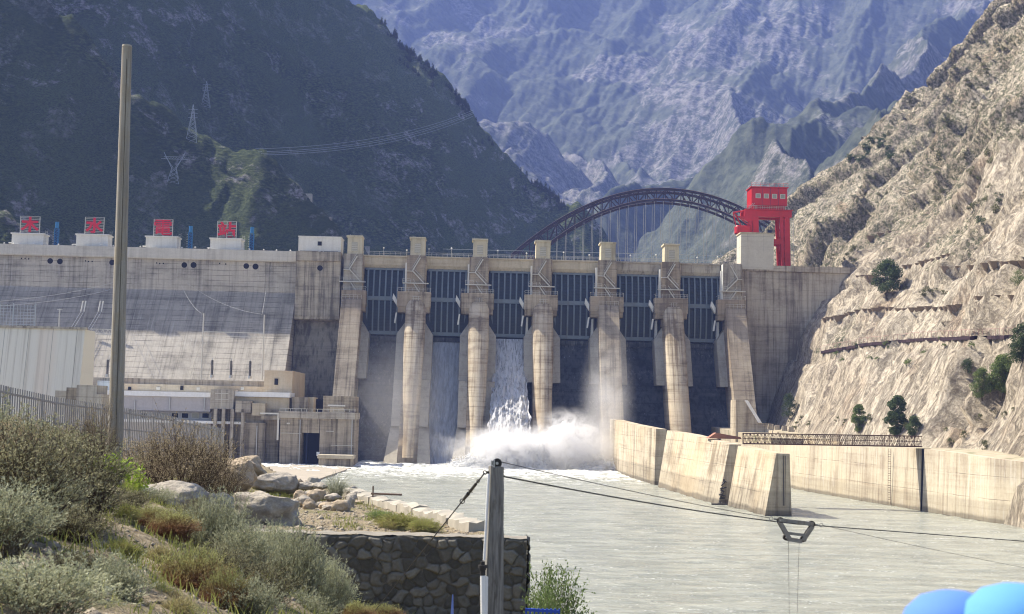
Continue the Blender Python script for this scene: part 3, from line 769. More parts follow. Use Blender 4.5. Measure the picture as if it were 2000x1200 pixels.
# pale shaft box at the right
ta, _ = L(1447, 500, .6); tb, _ = L(1511, 500, .6); z1 = L(1480, 457, .6)[1]
b = dthing('lift_shaft', 'blank pale concrete shaft on the crest below the red crane', 'shaft', (ta+tb)/2, .6, CR+.4-1.2); w = tb-ta; h = z1-CR+.8
MB().box(-w/2, w/2, 0, 7, 0, h).build('wall', concrete('shaft panels', (.56, .53, .44), (.42, .38, .3), .3, 3.0, w/2, .5, .3, seed=21), b)
MB().box(-w/2-.25, w/2+.25, -.25, 7.2, h, h+.35).build('roof', M_house, b)
# little crest lamps
pts = [8, 27, 66, 87, 114, 141, 197, 221, 274, 303, 355, 381, 408, 475, 487, 515, 540, 567, 705, 750, 795, 838, 882, 925, 972, 1028, 1100, 1150, 1230, 1280, 1360, 1400]
for px in pts:
    y = 483+.0265*px-(5 if px > 680 else 1)
    t, z = L(px, y, 0); o = dthing('crest_lamp', 'tiny white lamp on a short post along the dam crest', 'lamp', t, 0 if px < 600 else 1.6, CR+.2, 'lamps along the dam crest')
    hh = random.choice([.9, .9, 1.1]) if px < 600 else random.uniform(1.6, 2.6)
    MB().tube((0, 0, 0), (0, 0, hh), .05).build('post', M_rail, o)
    MB().tube((0, 0, hh), (0, 0, hh+.35), .28, .1, n=8).build('globe', M_white, o)

# ---- red gantry crane ----------------------------------------------------
def build_crane():
    n1, n2 = -8.5, -16
    x = lambda px, py=450, n=n1: L(px, py, n)[0]; z = lambda py, px=1505, n=n1: L(px, py, n)[1]
    tm = x(1505); c = dthing('gantry_crane', 'red gantry crane with a boxy cabin standing on the dam crest', 'crane', tm, n1, CR+.3)
    X = lambda px, py=450: x(px, py)-tm; Zc = lambda py, px=1505: z(py, px)-CR-.3
    D = -n2+n1  # 7.5 deep
    zb0, zb1 = Zc(424), Zc(410); zc0, zc1 = Zc(402), Zc(367)
    m = MB(); m.box(X(1467), X(1537), 0, D, zc0, zc1); m.build('cabin', M_red, c, bevel=.12)
    MB().box(X(1465), X(1539), -.25, D+.2, zc1, zc1+.25).build('cabin_roof', M_red, c)
    for px in (1480, 1496, 1512, 1528):
        f = MB().box(X(px)-.75, X(px)+.75, -.06, .02, Zc(388), Zc(379)).build('window', M_rail, c)
        MB().box(X(px)-.55, X(px)+.55, -.09, -.061, Zc(387), Zc(380)).build('pane', M_glass, f)
    m = MB(); m.box(X(1472), X(1533), .6, D-.6, Zc(410), zc0); m.build('trolley', M_red, c)
    m = MB(); m.box(X(1455), X(1548), -.5, D+.5, Zc(411), Zc(409.6)); m.build('platform', M_red, c)
    r = MB()
    for y in (-.5,):
        xs = np.linspace(X(1470), X(1538), 16)
        for xx in xs: r.box(xx-.03, xx+.03, y, y+.06, Zc(409.6), Zc(403))
        for zz in (Zc(403), Zc(406)): r.box(xs[0], xs[-1], y, y+.06, zz-.05, zz)
    r.build('railing', M_rail, c)
    for y in (0, D-1.4):
        MB().box(X(1454), X(1546), y, y+1.4, Zc(424), Zc(411)-.02).build('main_beam', M_red, c)
    zf = .9
    for y in (0, D-1.4):
        a0, a1 = X(1481), X(1483); 
        m = MB(); m.hexa([(a0-1.0, y, zf), (a0+.6, y, zf), (a0+.6, y+1.2, zf), (a0-1.0, y+1.2, zf), (X(1470), y, Zc(424)-.02), (X(1481), y, Zc(424)-.02), (X(1481), y+1.2, Zc(424)-.02), (X(1470), y+1.2, Zc(424)-.02)])
        m.build('leg', M_red, c)
        b0, b1 = X(1527), X(1545)
        m = MB()
        m.hexa([(X(1533), y, zf), (b1, y, zf), (b1, y+1.2, zf), (X(1533), y+1.2, zf), (X(1532), y, Zc(424)-.02), (X(1542), y, Zc(424)-.02), (X(1542), y+1.2, Zc(424)-.02), (X(1532), y+1.2, Zc(424)-.02)])
        m.hexa([(X(1528), y+.1, zf), (X(1532), y+.1, zf), (X(1532), y+1.1, zf), (X(1528), y+1.1, zf), (X(1523), y+.1, Zc(424)-.02), (X(1530), y+.1, Zc(424)-.02), (X(1530), y+1.1, Zc(424)-.02), (X(1523), y+1.1, Zc(424)-.02)])
        for k in np.linspace(zf+2, Zc(430), 6): m.box(X(1529), X(1535), y+.2, y+1.0, k, k+.5)
        m.build('leg', M_red, c)
        MB().box(X(1482), X(1527.5), y+.15, y+1.05, Zc(476), Zc(467)).build('cross_tie', M_red, c)
    for px in (1478, 1536): MB().box(X(px)-1.6, X(px)+1.6, -.4, D+.4, .15, .9).build('bogie', M_navy, c)
    ld = MB()
    for k in np.arange(1.2, Zc(426), .55): ld.box(X(1546), X(1546)+.7, .5, .56, k, k+.08)
    for xx in (0, .7): ld.box(X(1546)+xx-.04, X(1546)+xx+.04, .5, .58, .9, Zc(424))
    ld.build('ladder', M_metal, c)
    rr_ = MB()
    for zz in (.6, 1.1): rr_.box(X(1466), X(1538), -.2, -.14, zc1+.25+zz-.05, zc1+.25+zz)
    for xx in np.linspace(X(1466), X(1538), 9): rr_.box(xx-.03, xx+.03, -.2, -.14, zc1+.25, zc1+1.35)
    rr_.build('roof_rail', M_red, c)
    st_ = MB()
    for k in range(9): st_.bar((X(1450)+k*.5, -.35, Zc(410)), (X(1450)+k*.5, -.35, Zc(410)+1.1), .06)
    st_.bar((X(1450), -.35, Zc(410)+1.1), (X(1450)+4, -.35, Zc(410)+1.1), .07); st_.bar((X(1458), -.3, Zc(411)), (X(1470), -.3, zc0+.6), .1); st_.bar((X(1461), -.3, Zc(411)), (X(1473), -.3, zc0+.6), .1)
    st_.build('access_stair', M_metal, c)
    for k, px in enumerate((1488, 1504, 1520)): MB().box(X(px)-.04, X(px)+.04, -.03, -.005, zc0+.1, zc1-.1).build('panel_joint', M_navy, c)
    hk = MB()
    for dx in (-.5, .5): hk.tube((X(1508)+dx, D/2, Zc(424)), (X(1508)+dx*.5, D/2, Zc(448)), .06, n=5)
    hk.box(X(1508)-.6, X(1508)+.6, D/2-.3, D/2+.3, Zc(452), Zc(447)); hk.build('hook_block', M_navy, c)
    # knee braces and side cabin
    m = MB(); m.box(X(1462), X(1470), .2, 1.4, Zc(456), Zc(424)); m.prism([(X(1441), Zc(424)), (X(1470), Zc(424)), (X(1470), Zc(434)), (X(1460), Zc(434))], 0, 1.2); m.build('side_frame', M_red, c)
    m = MB(); m.box(X(1437), X(1466), -.5, 2.6, Zc(459), Zc(442)); m.build('operator_cabin', M_red, c, bevel=.35)
    m = MB(); m.tube((X(1438), .5, Zc(442)), (X(1432), .5, Zc(417)), .16); m.tube((X(1448), .5, Zc(442)), (X(1434), .5, Zc(417)), .16)
    m.tube((X(1432), .5, Zc(417)), (X(1456), .5, Zc(412)), .2); m.tube((X(1434), .5, Zc(418)), (X(1466), .5, Zc(444)), .12); m.build('stay', M_red, c)
build_crane()

# ---- switchgear on the platform at the foot of the left section ----------
ZP, NP = 20.9, 26.
def near(px, py, n=NP): return L(px, py, n)
for (px, y0, y1, lab) in [(175, 698, 737, 'black ribbed bushing left of the bare pole, outermost of its pair'), (211, 698, 737, 'black ribbed bushing just left of the bare pole'), (415, 700, 738, 'black ribbed bushing, left one of the three right of the bare pole'), (452, 701, 739, 'black ribbed bushing, middle one of the three right of the bare pole'), (489, 702, 740, 'black ribbed bushing, right one of the three right of the bare pole')]:
    t, z1 = near(px, y0); _, z0 = near(px, y1); h = z1-z0
    o = dthing('bushing', lab, 'insulator', t, NP, z0, 'bushings on the platform')
    m = MB(); k = 0
    while k < h*.72: m.tube((0, 0, h*.15+k), (0, 0, h*.15+k+.2), .42-.02*k, .28, n=10); k += .24
    m.build('sheds', M_black, o); MB().tube((0, 0, 0), (0, 0, h*.15), .5, n=10).build('cap', M_metal, o); MB().tube((0, 0, h*.85), (0, 0, h), .1).build('terminal', M_metal, o)
g = dthing('busbar_frame', 'pale steel portal with two posts standing on the dam slope right of the pole', 'frame', near(393, 740)[0], NP, near(393, 740)[1])
x1 = near(512, 740)[0]-near(393, 740)[0]; z1 = near(393, 612)[1]-near(393, 740)[1]; zb = near(393, 648)[1]-near(393, 740)[1]
for xx in (0, x1): MB().tube((xx, 0, 0), (xx, 0, z1), .22, .16).build('post', M_rail, g)
MB().box(0, x1, -.1, .1, zb-.1, zb+.1).box(0, x1, -.1, .1, zb-1.1, zb-1.0).build('crossbeam', M_rail, g)
MB().tube((-3, 0, 0), (0, 0, zb-1), .1).build('stay', M_rail, g)
g = dthing('lattice_beam', 'white lattice beam on two posts left of the bare pole', 'frame', near(163, 737)[0], NP-4, near(163, 737)[1])
x1 = near(235, 650)[0]-near(163, 650)[0]; za = near(163, 641)[1]-near(163, 737)[1]; zb = za-1.4
m = MB(); m.bar((0, 0, za), (x1, 0, za), .18); m.bar((0, 0, zb), (x1, 0, zb), .18); k = 0
while k < x1-.7: m.bar((k, 0, zb), (k+.7, 0, za), .12); m.bar((k+.7, 0, za), (k+1.4, 0, zb), .12); k += 1.4
m.build('truss', M_rail, g)
for xx in (1.5, x1-1): MB().tube((xx, 0, zb), (xx, 0, zb-5), .13).build('hanger', M_rail, g)
for xx in (1.0, x1): MB().tube((xx, 0, 0), (xx, 0, zb), .14).build('post', M_rail, g)
for px, lab in ((163, 'pair of white insulator strings high on the shaded wall, left one'), (197, 'pair of white insulator strings high on the shaded wall, right one')):
    n = 9; t, z1 = L(px, 588, n); o = dthing('insulator_string', lab, 'insulator', t, n, z1-3)
    for dx in (-.4, .4):
        MB().tube((dx+.3, 0, 3), (dx, -.6, 0), .17, n=6).build('string', M_white, o)
        MB().tube((dx, -.6, 0), (dx-1.6, -5, -5.3), .05, n=5).build('wire', M_metal, o)
def cable(name, label, pts, r, mat=None, seg=24, sag=0, cat='cable', group=None):
    a, b = Vector(pts[0]), Vector(pts[1]); v = []
    for k in range(seg+1):
        u = k/seg; q = a.lerp(b, u); q.z -= sag*4*u*(1-u); v.append(q)
    return solo(MB().path(v, r, 5), name, mat or M_wire, label, cat, group)
def dw(px, py, n): t, z = L(px, py, n); return DP(t, n, z)
cable('power_line', 'thin pale wire drooping from the dam face down to the left portal post', [dw(352, 552, .5), dw(393, 612, NP)], .022, sag=1.2)
cable('power_line', 'thin pale wire drooping from the dam face down to the right portal post', [dw(364, 552, .5), dw(512, 614, NP)], .022, sag=1.6)
cable('power_line', 'thin pale wire rising from the right portal post to the dam face', [dw(521, 556, .5), dw(512, 614, NP)], .022, sag=.3)
cable('power_line', 'upper of two thin wires crossing the dam face above the mesh fence', [P(-60, 592, 300), dw(222, 552, .5)], .05, sag=1)
cable('power_line', 'lower of two thin wires crossing the dam face above the mesh fence', [P(-60, 600, 300), dw(215, 566, .5)], .05, sag=1)
# small post on the ribbed wall's far side
o = dthing('wall_post', 'thin white post standing above the ribbed concrete wall', 'post', near(115, 640, 20)[0], 20, near(115, 640, 20)[1]-3)
MB().tube((0, 0, 0), (0, 0, 8), .18).build('post', M_rail, o); MB().box(-.7, .7, -.1, .1, 7.7, 7.9).build('arm', M_rail, o)
# ================================================================== POWERHOUSE AND BLOCKS AT THE LEFT FOOT
M_beige = concrete('beige render', (.52, .46, .34), (.36, .30, .21), .5, 30, 30, .15, .5, seed=31, warm=(.50, .36, .22))
M_lav = concrete('pale lilac panel', (.46, .44, .43), (.36, .34, .33), .35, 30, 7, .3, .3, seed=32)
M_bright = concrete('white roof edge', (.82, .82, .80), (.68, .68, .64), .2, 40, 40, 0, .2, seed=33)
M_board = concrete('boarded concrete', (.40, .345, .26), (.13, .11, .08), .95, 3, .8, .35, .6, seed=34)
ph = dthing('powerhouse', 'long low powerhouse with a white roof edge at the foot of the dam', 'building', L(380, 800, 50)[0], 50, -1)
pht = L(380, 800, 50)[0]
def pb(name, px0, py0, px1, py1, n0, n1, mat, parent=ph, z_min=None, ot=pht, on=50, oz=-1, bev=0):
    m = MB(); rbox(m, px0, py0, px1, py1, n0, n1)
    v = [(x-ot, y+on, z-oz) for x, y, z in m.v]
    if z_min is not None:
        zz = min(q[2] for q in v); v = [(x, y, z_min-oz if abs(z-zz) < 1e-4 else z) for x, y, z in v]
    m.v = v
    return m.build(name, mat, parent, bevel=bev)
pb('deck_wall', 158, 741, 516, 753, 20, 40, M_grey, z_min=10)
pb('upper_wall', 188, 752.5, 572, 768, 22, 44, M_beige, z_min=8)
pb('end_block', 516, 724, 571, 766, 18, 45.5, M_beige, z_min=8)
pb('roof_edge', 186, 764.5, 411, 774, 40, 50, M_bright)
pb('roof_edge', 452, 766, 566, 775.5, 40, 50, M_bright)
pb('fascia', 188, 774.2, 411, 802, 42, 49.5, M_lav)
pb('fascia', 455, 776, 564, 806, 42, 49.2, M_beige)
pb('stair_block', 411, 761, 456, 799, 44, 52, M_grey)
pb('stair_block', 460, 783, 490, 806, 46, 53, M_grey)
pb('wall', 186, 802.3, 412, 870, 40, 47, M_lav, z_min=-1)
pb('wall', 412, 799, 545, 870, 44, 50, M_board, z_min=-1)
pb('ledge', 188, 821, 480, 826, 47, 52, M_bright)
for k in range(11):
    a = 194+k*20
    if 215 < a < 250: continue
    w_ = pb('window', a, 806, a+15, 818, 46.9, 47.12, M_rail)
    pb('pane', a+1.2, 807.5, a+13.8, 816.5, 47.0, 47.16, M_dark if k % 3 else M_glass, parent=w_)
for a in (416, 432, 449, 470): pb('column', a, 799, a+6, 880, 50, 53, M_grey, z_min=-1)
pb('side_wall', 492, 788, 517, 812, 44, 52.5, M_beige)
pb('side_wall', 570, 776, 602, 812, 40, 48, M_board)
for (a0, b0, a1, b1, mt) in [(536, 740, 543, 752, M_dark), (250, 756, 256, 762, M_dark), (305, 756, 313, 762, M_rail), (384, 757, 390, 763, M_rail), (352, 754, 358, 762, M_dark), (470, 756, 476, 762, M_rail)]: pb('vent', a0, b0, a1, b1, 43.9, 45.7 if a0 > 520 else 44.2, mt)
for (a0, b0, a1, b1) in [(262, 782, 264, 802), (330, 776, 332, 802), (398, 776, 400, 802)]: pb('downpipe', a0, b0, a1, b1, 49.4, 49.8, M_metal)
for (a0, b0, a1, b1) in [(420, 768, 446, 769.5), (420, 780, 446, 781), (432, 762, 433, 798)]: pb('panel_joint', a0, b0, a1, b1, 51.9, 52.06, M_rail)
# low mesh fence of pale tiles behind the pole
pb('blue_panel', 190, 744, 222, 768, 40, 44.4, concrete('blue grey tiles', (.36, .43, .47), (.55, .58, .58), .6, 1.5, 1.2, .5, .6, seed=36))

blk = dthing('intake_block', 'weathered concrete block building with a tall dark doorway at the river edge', 'building', L(620, 910, 55)[0], 55, -1)
bt = L(620, 910, 55)[0]
def bb(name, *a, **k): return pb(name, *a, parent=k.pop('parent', blk), ot=bt, on=55, oz=-1, **k)
bb('wall', 546, 812, 589, 920, 42, 54.6, M_board, z_min=-2)
bb('wall', 624, 812, 692, 920, 42, 54.6, M_board, z_min=-2)
bb('lintel', 589, 812, 624, 846, 42, 54.6, M_board)
bb('parapet', 544, 805, 693.5, 818, 40, 55, M_grey)
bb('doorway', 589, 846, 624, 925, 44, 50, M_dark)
bb('door_post', 597, 846, 600, 920, 50.2, 51, M_navy)
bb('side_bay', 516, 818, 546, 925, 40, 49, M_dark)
bb('bay_frame', 510, 812, 548, 820, 42, 53.5, M_grey)
bb('wing_wall', 476, 826, 517, 925, 42, 52, M_board, z_min=-2)
bb('wing_wall', 462, 808, 515, 830, 40, 50.5, M_grey)
bb('handrail', 508, 806.5, 545, 809.5, 53.7, 54.4, M_white)
bb('handrail', 541, 808, 544.5, 860, 54.6, 54.9, M_white)
bb('tower_block', 602, 776, 612, 812, 36, 46, M_cream)
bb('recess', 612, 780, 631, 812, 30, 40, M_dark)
bb('tower_block', 631, 774, 692, 811, 34, 48, M_stain)
bb('cabinet', 644, 796, 672, 812, 47, 49.5, M_beige)
bb('cabinet_rail', 640, 791, 674, 794, 49, 49.4, M_white)
for (a0, b0, a1, b1) in [(560, 826, 566, 829), (636, 842, 652, 843.2), (548, 846, 588, 847), (646, 870, 690, 871)]: bb('wall_bracket', a0, b0, a1, b1, 54.4, 54.75, M_rail)
for (a0, b0, a1, b1) in [(584, 820, 585.5, 918), (686, 820, 687.5, 890), (500, 832, 501.5, 905)]: bb('pipe', a0, b0, a1, b1, 54.5 if a0 > 520 else 51.9, 54.9 if a0 > 520 else 52.3, M_metal)
rr2 = [(546+k*10.5) for k in range(15)]
for a0 in rr2: bb('parapet_post', a0, 799, a0+.9, 805, 54.6, 54.8, M_rail)
bb('parapet_rail', 546, 799, 693, 799.8, 54.6, 54.8, M_rail)
bb('sign_plate', 618, 883, 624, 891, 54.7, 54.9, M_bright)
lb = dthing('low_box', 'small concrete box with a sunlit top slab by the dark doorway', 'box', L(655, 915, 62)[0], 62, -1)
m = MB(); rbox(m, 622, 896, 689, 925, 56, 62); m.v = [(x-L(655, 915, 62)[0], y+62, z+1) for x, y, z in m.v]; m.build('base', M_board, lb)
m = MB(); rbox(m, 620, 889, 690, 896.5, 55.6, 62.6); m.v = [(x-L(655, 915, 62)[0], y+62, z+1) for x, y, z in m.v]; m.build('top_slab', M_cream, lb, bevel=.1)

# ribbed retaining wall
M_rib = NT('ribbed pale concrete')
p_ = M_rib.pos(); q_ = M_rib.vscale(p_, (1.6, 0, .03)); s1 = M_rib.noise(q_, 1, 6, .7); s2 = M_rib.noise(M_rib.vscale(p_, (.3, 0, .02)), 1, 4, .6)
c_ = M_rib.mix(M_rib.ramp(s1, .45, .7), (.70, .665, .56), (.48, .435, .35)); c_ = M_rib.mix(M_rib.m1('MULTIPLY', M_rib.ramp(s2, .48, .7), .6), c_, (.70, .60, .48))
jx = M_rib.m1('ABSOLUTE', M_rib.m1('SUBTRACT', M_rib.m1('FRACT', M_rib.m1('DIVIDE', M_rib.sep(p_)[0], 3.9)), .5))
c_ = M_rib.mul(c_, M_rib.m1('SUBTRACT', 1, M_rib.m1('MULTIPLY', M_rib.ramp(jx, .48, .5), .55)))
M_rib.bsdf(c_, .95, M_rib.bump(s1, .5, .1), spec=.1); M_rib = M_rib.m
Dw = 240.; A = P(-420, 628, Dw); B = P(166, 644, Dw)
w = thing('ribbed_wall', 'tall pale ribbed retaining wall under the mesh fence at far left', 'wall', (B.x, Dw, 0))
V = []; z1 = B.z; x0 = A.x-B.x
m = MB(); m.prof([(0, z1), (6, z1), (6, -2), (-5, -2)], x0, 0)
m.build('wall_face', M_rib, w)
MB().box(x0, .15, -.25, 1.2, z1, z1+.35).build('coping', M_grey, w)
rb = MB(); k = x0+.6
while k < -.3: rb.prof([(-.0, z1-.1), (-5.12, -2), (-4.9, -2), (.2, z1-.1)], k, k+.14); k += 1.3
rb.build('rib', M_rib, w)
for (a, b, h0) in ((584, 640, 0),): pass
st = thing('stepped_blocks', 'grey stepped concrete blocks below the right end of the ribbed wall', 'blocks', (B.x+1, Dw-8, 4))
for k, (x0_, x1_, y0_, y1_) in enumerate([(108, 128, 763, 800), (130, 152, 757, 806), (150, 186, 752, 830), (186, 196, 770, 830)]):
    a = P(x0_, y0_, Dw-14-k*.6); b_ = P(x1_, y1_, Dw-14-k*.6)
    MB().box(a.x-B.x-1, b_.x-B.x-1, a.y-Dw+8, a.y-Dw+14, b_.z-4-8, a.z-4).build('block', M_grey if k != 1 else M_board, st)
# mesh fence on that wall
f = thing('mesh_fence', 'white wire mesh fence on top of the ribbed wall at far left', 'fence', (P(66, 630, Dw).x, Dw+.6, z1+.35))
fx0 = P(-380, 600, Dw).x-f.location.x; fh = P(20, 594, Dw).z-z1-.35
m = MB(); k = fx0
while k <= 0: m.bar((k, 0, 0), (k, 0, fh), .05); k += .55
for j in range(7): m.bar((fx0, 0, fh*(j+.5)/7), (0, 0, fh*(j+.5)/7), .06)
m.build('mesh', M_metal, f)
m = MB(); k = 0
while k > fx0: m.bar((k, 0, 0), (k, 0, fh+.2), .14); k -= 3.6
m.build('posts', M_metal, f)
# yard behind the bank
tag(MB().hexa([(-210, 200, -2), (-36.5, 200, -2), (-36.5, 372, -2), (-210, 372, -2), (-210, 200, 1.2), (-36.9, 200, .4), (-36.9, 372, .4), (-210, 372, 1.2)]).build('yard_ground', plain('yard gravel', (.33, .29, .23), .95, 0, .3, .3, .4)), kind='structure')

# ================================================================== RIVER WALLS, RIGHT
M_tw = concrete('training wall concrete', (.50, .44, .335), (.21, .17, .12), .85, 3.2, 6.5, .45, .6, seed=41, warm=(.54, .43, .28), bands=[(-1, 3.6, .24), (-1, .8, .5)])
M_rw = concrete('river wall concrete', (.52, .46, .35), (.27, .215, .155), .75, 3.3, 5.2, .5, .5, seed=42, warm=(.55, .47, .33), bands=[(-1, 2.8, .2), (-1, .6, .5)], white=.5)
def wall_seg(path, top, thick, batter, parent, name, mat, zb=-2):
    "path: plan points of the river-side foot; top: height at each; the wall stands to the right of the path"
    rings = []; n = len(path)
    for i in range(n):
        a = path[max(i-1, 0)]; b = path[min(i+1, n-1)]; d = Vector((b[0]-a[0], b[1]-a[1])).normalized(); r = Vector((-d.y, d.x))
        if r.x < 0: r = -r
        x, y = path[i]; h = top[i]
        rings.append([(x-r.x*batter*2/h*1, y-r.y*batter*2/h, zb), (x+r.x*batter, y+r.y*batter, h), (x+r.x*(batter+thick), y+r.y*(batter+thick), h), (x+r.x*(batter*1.3+thick), y+r.y*(batter*1.3+thick), zb)])
    return MB().sections(rings).build(name, mat, parent)
tw = thing('training_wall', 'curved free-standing concrete wall in the river, stepping down towards the viewer', 'wall', (0, 0, 0))
def top_at(px, py, x, y):
    return P(px, py, y).z
g = lambda px, py: tuple(G(px, py, 0))[:2]
p1 = [(26.3, 392), (26.6, 380), g(1212, 927), g(1232, 934), g(1278, 947.5)]
t1 = [P(1196, 819, 392).z, P(1202, 820, 380).z, P(1214, 824, p1[2][1]).z, P(1240, 829, p1[3][1]).z, P(1278, 838, p1[4][1]).z]
wall_seg(p1, t1, 2.2, .15, tw, 'wall_segment', M_tw)
p2 = [g(1285, 951), g(1330, 965), g(1370, 977), g(1403, 986)]
t2 = [P(1300, 841, p2[0][1]).z, P(1345, 849, p2[1][1]).z, P(1395, 860, p2[2][1]).z, P(1424, 868, p2[3][1]).z]
wall_seg(p2, t2, 1.9, 1.7, tw, 'wall_segment', M_tw)
p3 = [g(1421, 988.5), g(1455, 997), g(1494, 1007.5)]
t3 = [P(1443, 871, p3[0][1]).z, P(1478, 879, p3[1][1]).z, P(1515, 886, p3[2][1]).z]
wall_seg(p3, t3, 2.0, 1.6, tw, 'wall_segment', M_tw)
# debris in the joint
m = MB(); x, y = p2[-1]
for k in range(26): z = .1+k*.17*random.uniform(.7, 1.1); m.tube((x+.1+.14*z+random.uniform(-.3, .3), y-.3, z), (x+.3+.14*z+random.uniform(-.3, .5), y-random.uniform(.6, 1.3), z+random.uniform(-.5, .6)), random.uniform(.04, .16), n=5)
m.build('joint_debris', plain('dark debris', (.05, .045, .04), .95, 0, .4, 2), tw)
solo(MB().tube((x-1.3, y-1.2, .12), (x+1.6, y-1.6, .2), .16, .1, n=6), 'driftwood', plain('wet wood', (.04, .035, .03), .8), 'dark piece of driftwood at the foot of a wall joint', 'driftwood')
solo(MB().prism([(-2.6, 0), (3.2, 0), (3.0, .35), (-1.2, 1.0)], -1.5, 1.5), 'rusty_plate', plain('rusty steel plate', (.30, .14, .09), .8, .2, .4, 1), 'rusty sloping steel plate behind the top of the training wall', 'steel plate', loc=P(1410, 857, 258))
# end face: staff gauge stain
ex, ey = p3[-1]
m = MB().box(ex+2.6, ex+2.72, ey-.06, ey-.01, 1.5, t3[-1]-.3).box(ex+2.85, ex+2.93, ey-.06, ey-.01, 1.5, t3[-1]-.3); m.build('gauge_strip', plain('dark gauge strip', (.05, .045, .04), .8), tw)
# right bank wall
rw = thing('river_wall', 'long sunlit concrete bank wall below the rocky hillside', 'wall', (0, 0, 0))
q = [(47, 372), (50, 345), g(1500, 944), g(1560, 957), g(1640, 971), g(1720, 985), g(1797, 997.5)]
tq = [P(1437, 865, 372).z, P(1450, 867, 345).z, P(1500, 869, q[2][1]).z, P(1560, 870, q[3][1]).z, P(1640, 872, q[4][1]).z, P(1720, 875, q[5][1]).z, P(1797, 876, q[6][1]).z]
wall_seg(q, tq, 1.5, .3, rw, 'wall_segment', M_rw)
q2 = [g(1801, 998.3), g(1860, 1009), g(1930, 1020), g(2000, 1028), (74.5, 190), (77, 165), (82, 120)]
tq2 = [P(1801, 877, q2[0][1]).z, P(1860, 884, q2[1][1]).z, P(1930, 895, q2[2][1]).z, P(2000, 903, q2[3][1]).z, 6.7, 6.3, 6]
wall_seg(q2, tq2, 1.5, .3, rw, 'wall_segment', M_rw)
m = MB(); x, y = q[-1]; m.hexa([(x-.1, y-.8, -1), (x+.3, y-1.1, -1), (x+.5, y-.2, -1), (x+.1, y, -1), (x+.0, y-.8, tq[-1]), (x+.45, y-1.1, tq[-1]), (x+.6, y-.2, tq[-1]), (x+.4, y, tq[-1])])
m.build('joint', M_dark, rw)
x, y = g(1737, 988); m = MB()
for k in range(22): m.box(x-.35, x+.1, y-.42, y-.36, .6+k*.4, .66+k*.4)
for dx in (-.35, .1): m.box(x+dx-.03, x+dx+.03, y-.42, y-.36, .2, 9.6)
m.build('ladder', plain('rusty ladder', (.10, .06, .045), .8), rw)
solo(MB().hexa([(x-.25, y-.6, 0), (x-.05, y-.6, 0), (x-.05, y-.5, 0), (x-.25, y-.5, 0)]+[(x-.25, y-.6, 1.5), (x-.05, y-.6, 1.5), (x-.05, y-.5, 1.5), (x-.25, y-.5, 1.5)]), 'gauge_board', M_dark, 'short dark gauge board at the water line right of the ladder', 'gauge', loc=(1.9, -6.5, 0))
# lattice footbridge
Db = 243.; a = P(1452, 868, Db); b_ = P(1801, 874, Db-3)
fb = thing('footbridge', 'rusty steel lattice footbridge lying above the bank wall', 'bridge', tuple(a)); d = b_-a; Lb = d.length
fb.rotation_euler = (0, -math.asin(d.z/Lb), math.atan2(d.y, d.x))
M_rust = plain('rusty bridge steel', (.10, .055, .04), .8, .3, .4, .4)
hb = P(1452, 846, Db).z-a.z
for yy, nm in ((0, 1), (2.6, 2)):
    m = MB(); m.box(0, Lb, yy-.1, yy+.1, 0, .16); m.box(0, Lb, yy-.1, yy+.1, hb-.14, hb); m.box(0, Lb, yy-.04, yy+.04, hb*.5-.03, hb*.5+.03)
    n = 24
    for k in range(n):
        x0, x1 = Lb*k/n, Lb*(k+1)/n; xm = (x0+x1)/2
        m.bar((x0, yy, .1), (xm, yy, hb-.1), .05); m.bar((xm, yy, hb-.1), (x1, yy, .1), .05)
        m.bar((x0, yy, hb-.1), (xm, yy, .1), .05); m.bar((xm, yy, .1), (x1, yy, hb-.1), .05); m.bar((x0, yy, 0), (x0, yy, hb), .07)
    m.build('side_truss', M_rust, fb)
MB().box(0, Lb, .1, 2.5, .05, .18).build('deck', M_rust, fb)
# rising buttress wall and bench road
def at_wall(px, py, D): w_ = P(px, py, D); return (w_.x, w_.y, w_.z)
bw = thing('gravity_wall', 'bright stepped concrete wall sloping down beside the last gate pier', 'wall', (0, 0, 0))
D1 = 374.
zt = P(1440, 781, D1).z; zt2 = P(1478, 826, D1).z; xa = P(1437, 820, D1).x; xb = P(1453, 820, D1).x; xc = P(1480, 826, D1).x
MB().prism([(xa, -2), (xc+4, -2), (xc+4, zt2-.2), (xc, zt2), (xb-.2, zt), (xa, zt)], D1, D1+9).build('buttress', M_tw, bw)
MB().prism([(xb+.1, zt-.1), (xb+.9, zt-.1), (xc+1, zt2), (xc+.1, zt2)], D1-.25, D1-.02).build('coping', M_bright, bw)
m = MB(); qq = q[:-1]+[q[-1]]+q2[1:]; tt = tq+tq2[1:]; m_r = []
for (x, y), h in zip(qq, tt): m_r.append([(x+2.2, y+.3, -3), (x+30, y+.3, -3), (x+30, y+.3, h+.3), (x+6, y+.3, h+.1), (x+2.2, y+.3, h-.35)])
m.sections(m_r)
tag(m.build('bench_ground', plain('bench soil', (.36, .31, .22), .95, 0, .35, .4, .4, (.11, .13, .05, .8))), kind='structure')
tag(MB().hexa([(60, 341, -2), (95, 341, -2), (95, 418, -2), (54, 418, -2), (60, 341, 9.8), (95, 341, 9.8), (95, 418, 12.3), (54, 418, 12.0)]).build('bench_ground', plain('bench soil far', (.36, .31, .22), .95, 0, .35, .4, .4, (.11, .13, .05, .8))), kind='structure')
bt_ = MB().box(0, .8, 0, 9, 0, .9)
w2 = thing('bench_wall', 'thin concrete wall edging the bench above the footbridge', 'wall', (0, 0, 0))
pp = [P(1455, 832, 388), P(1500, 840, 372), P(1560, 851, 345), P(1640, 863, 312)]
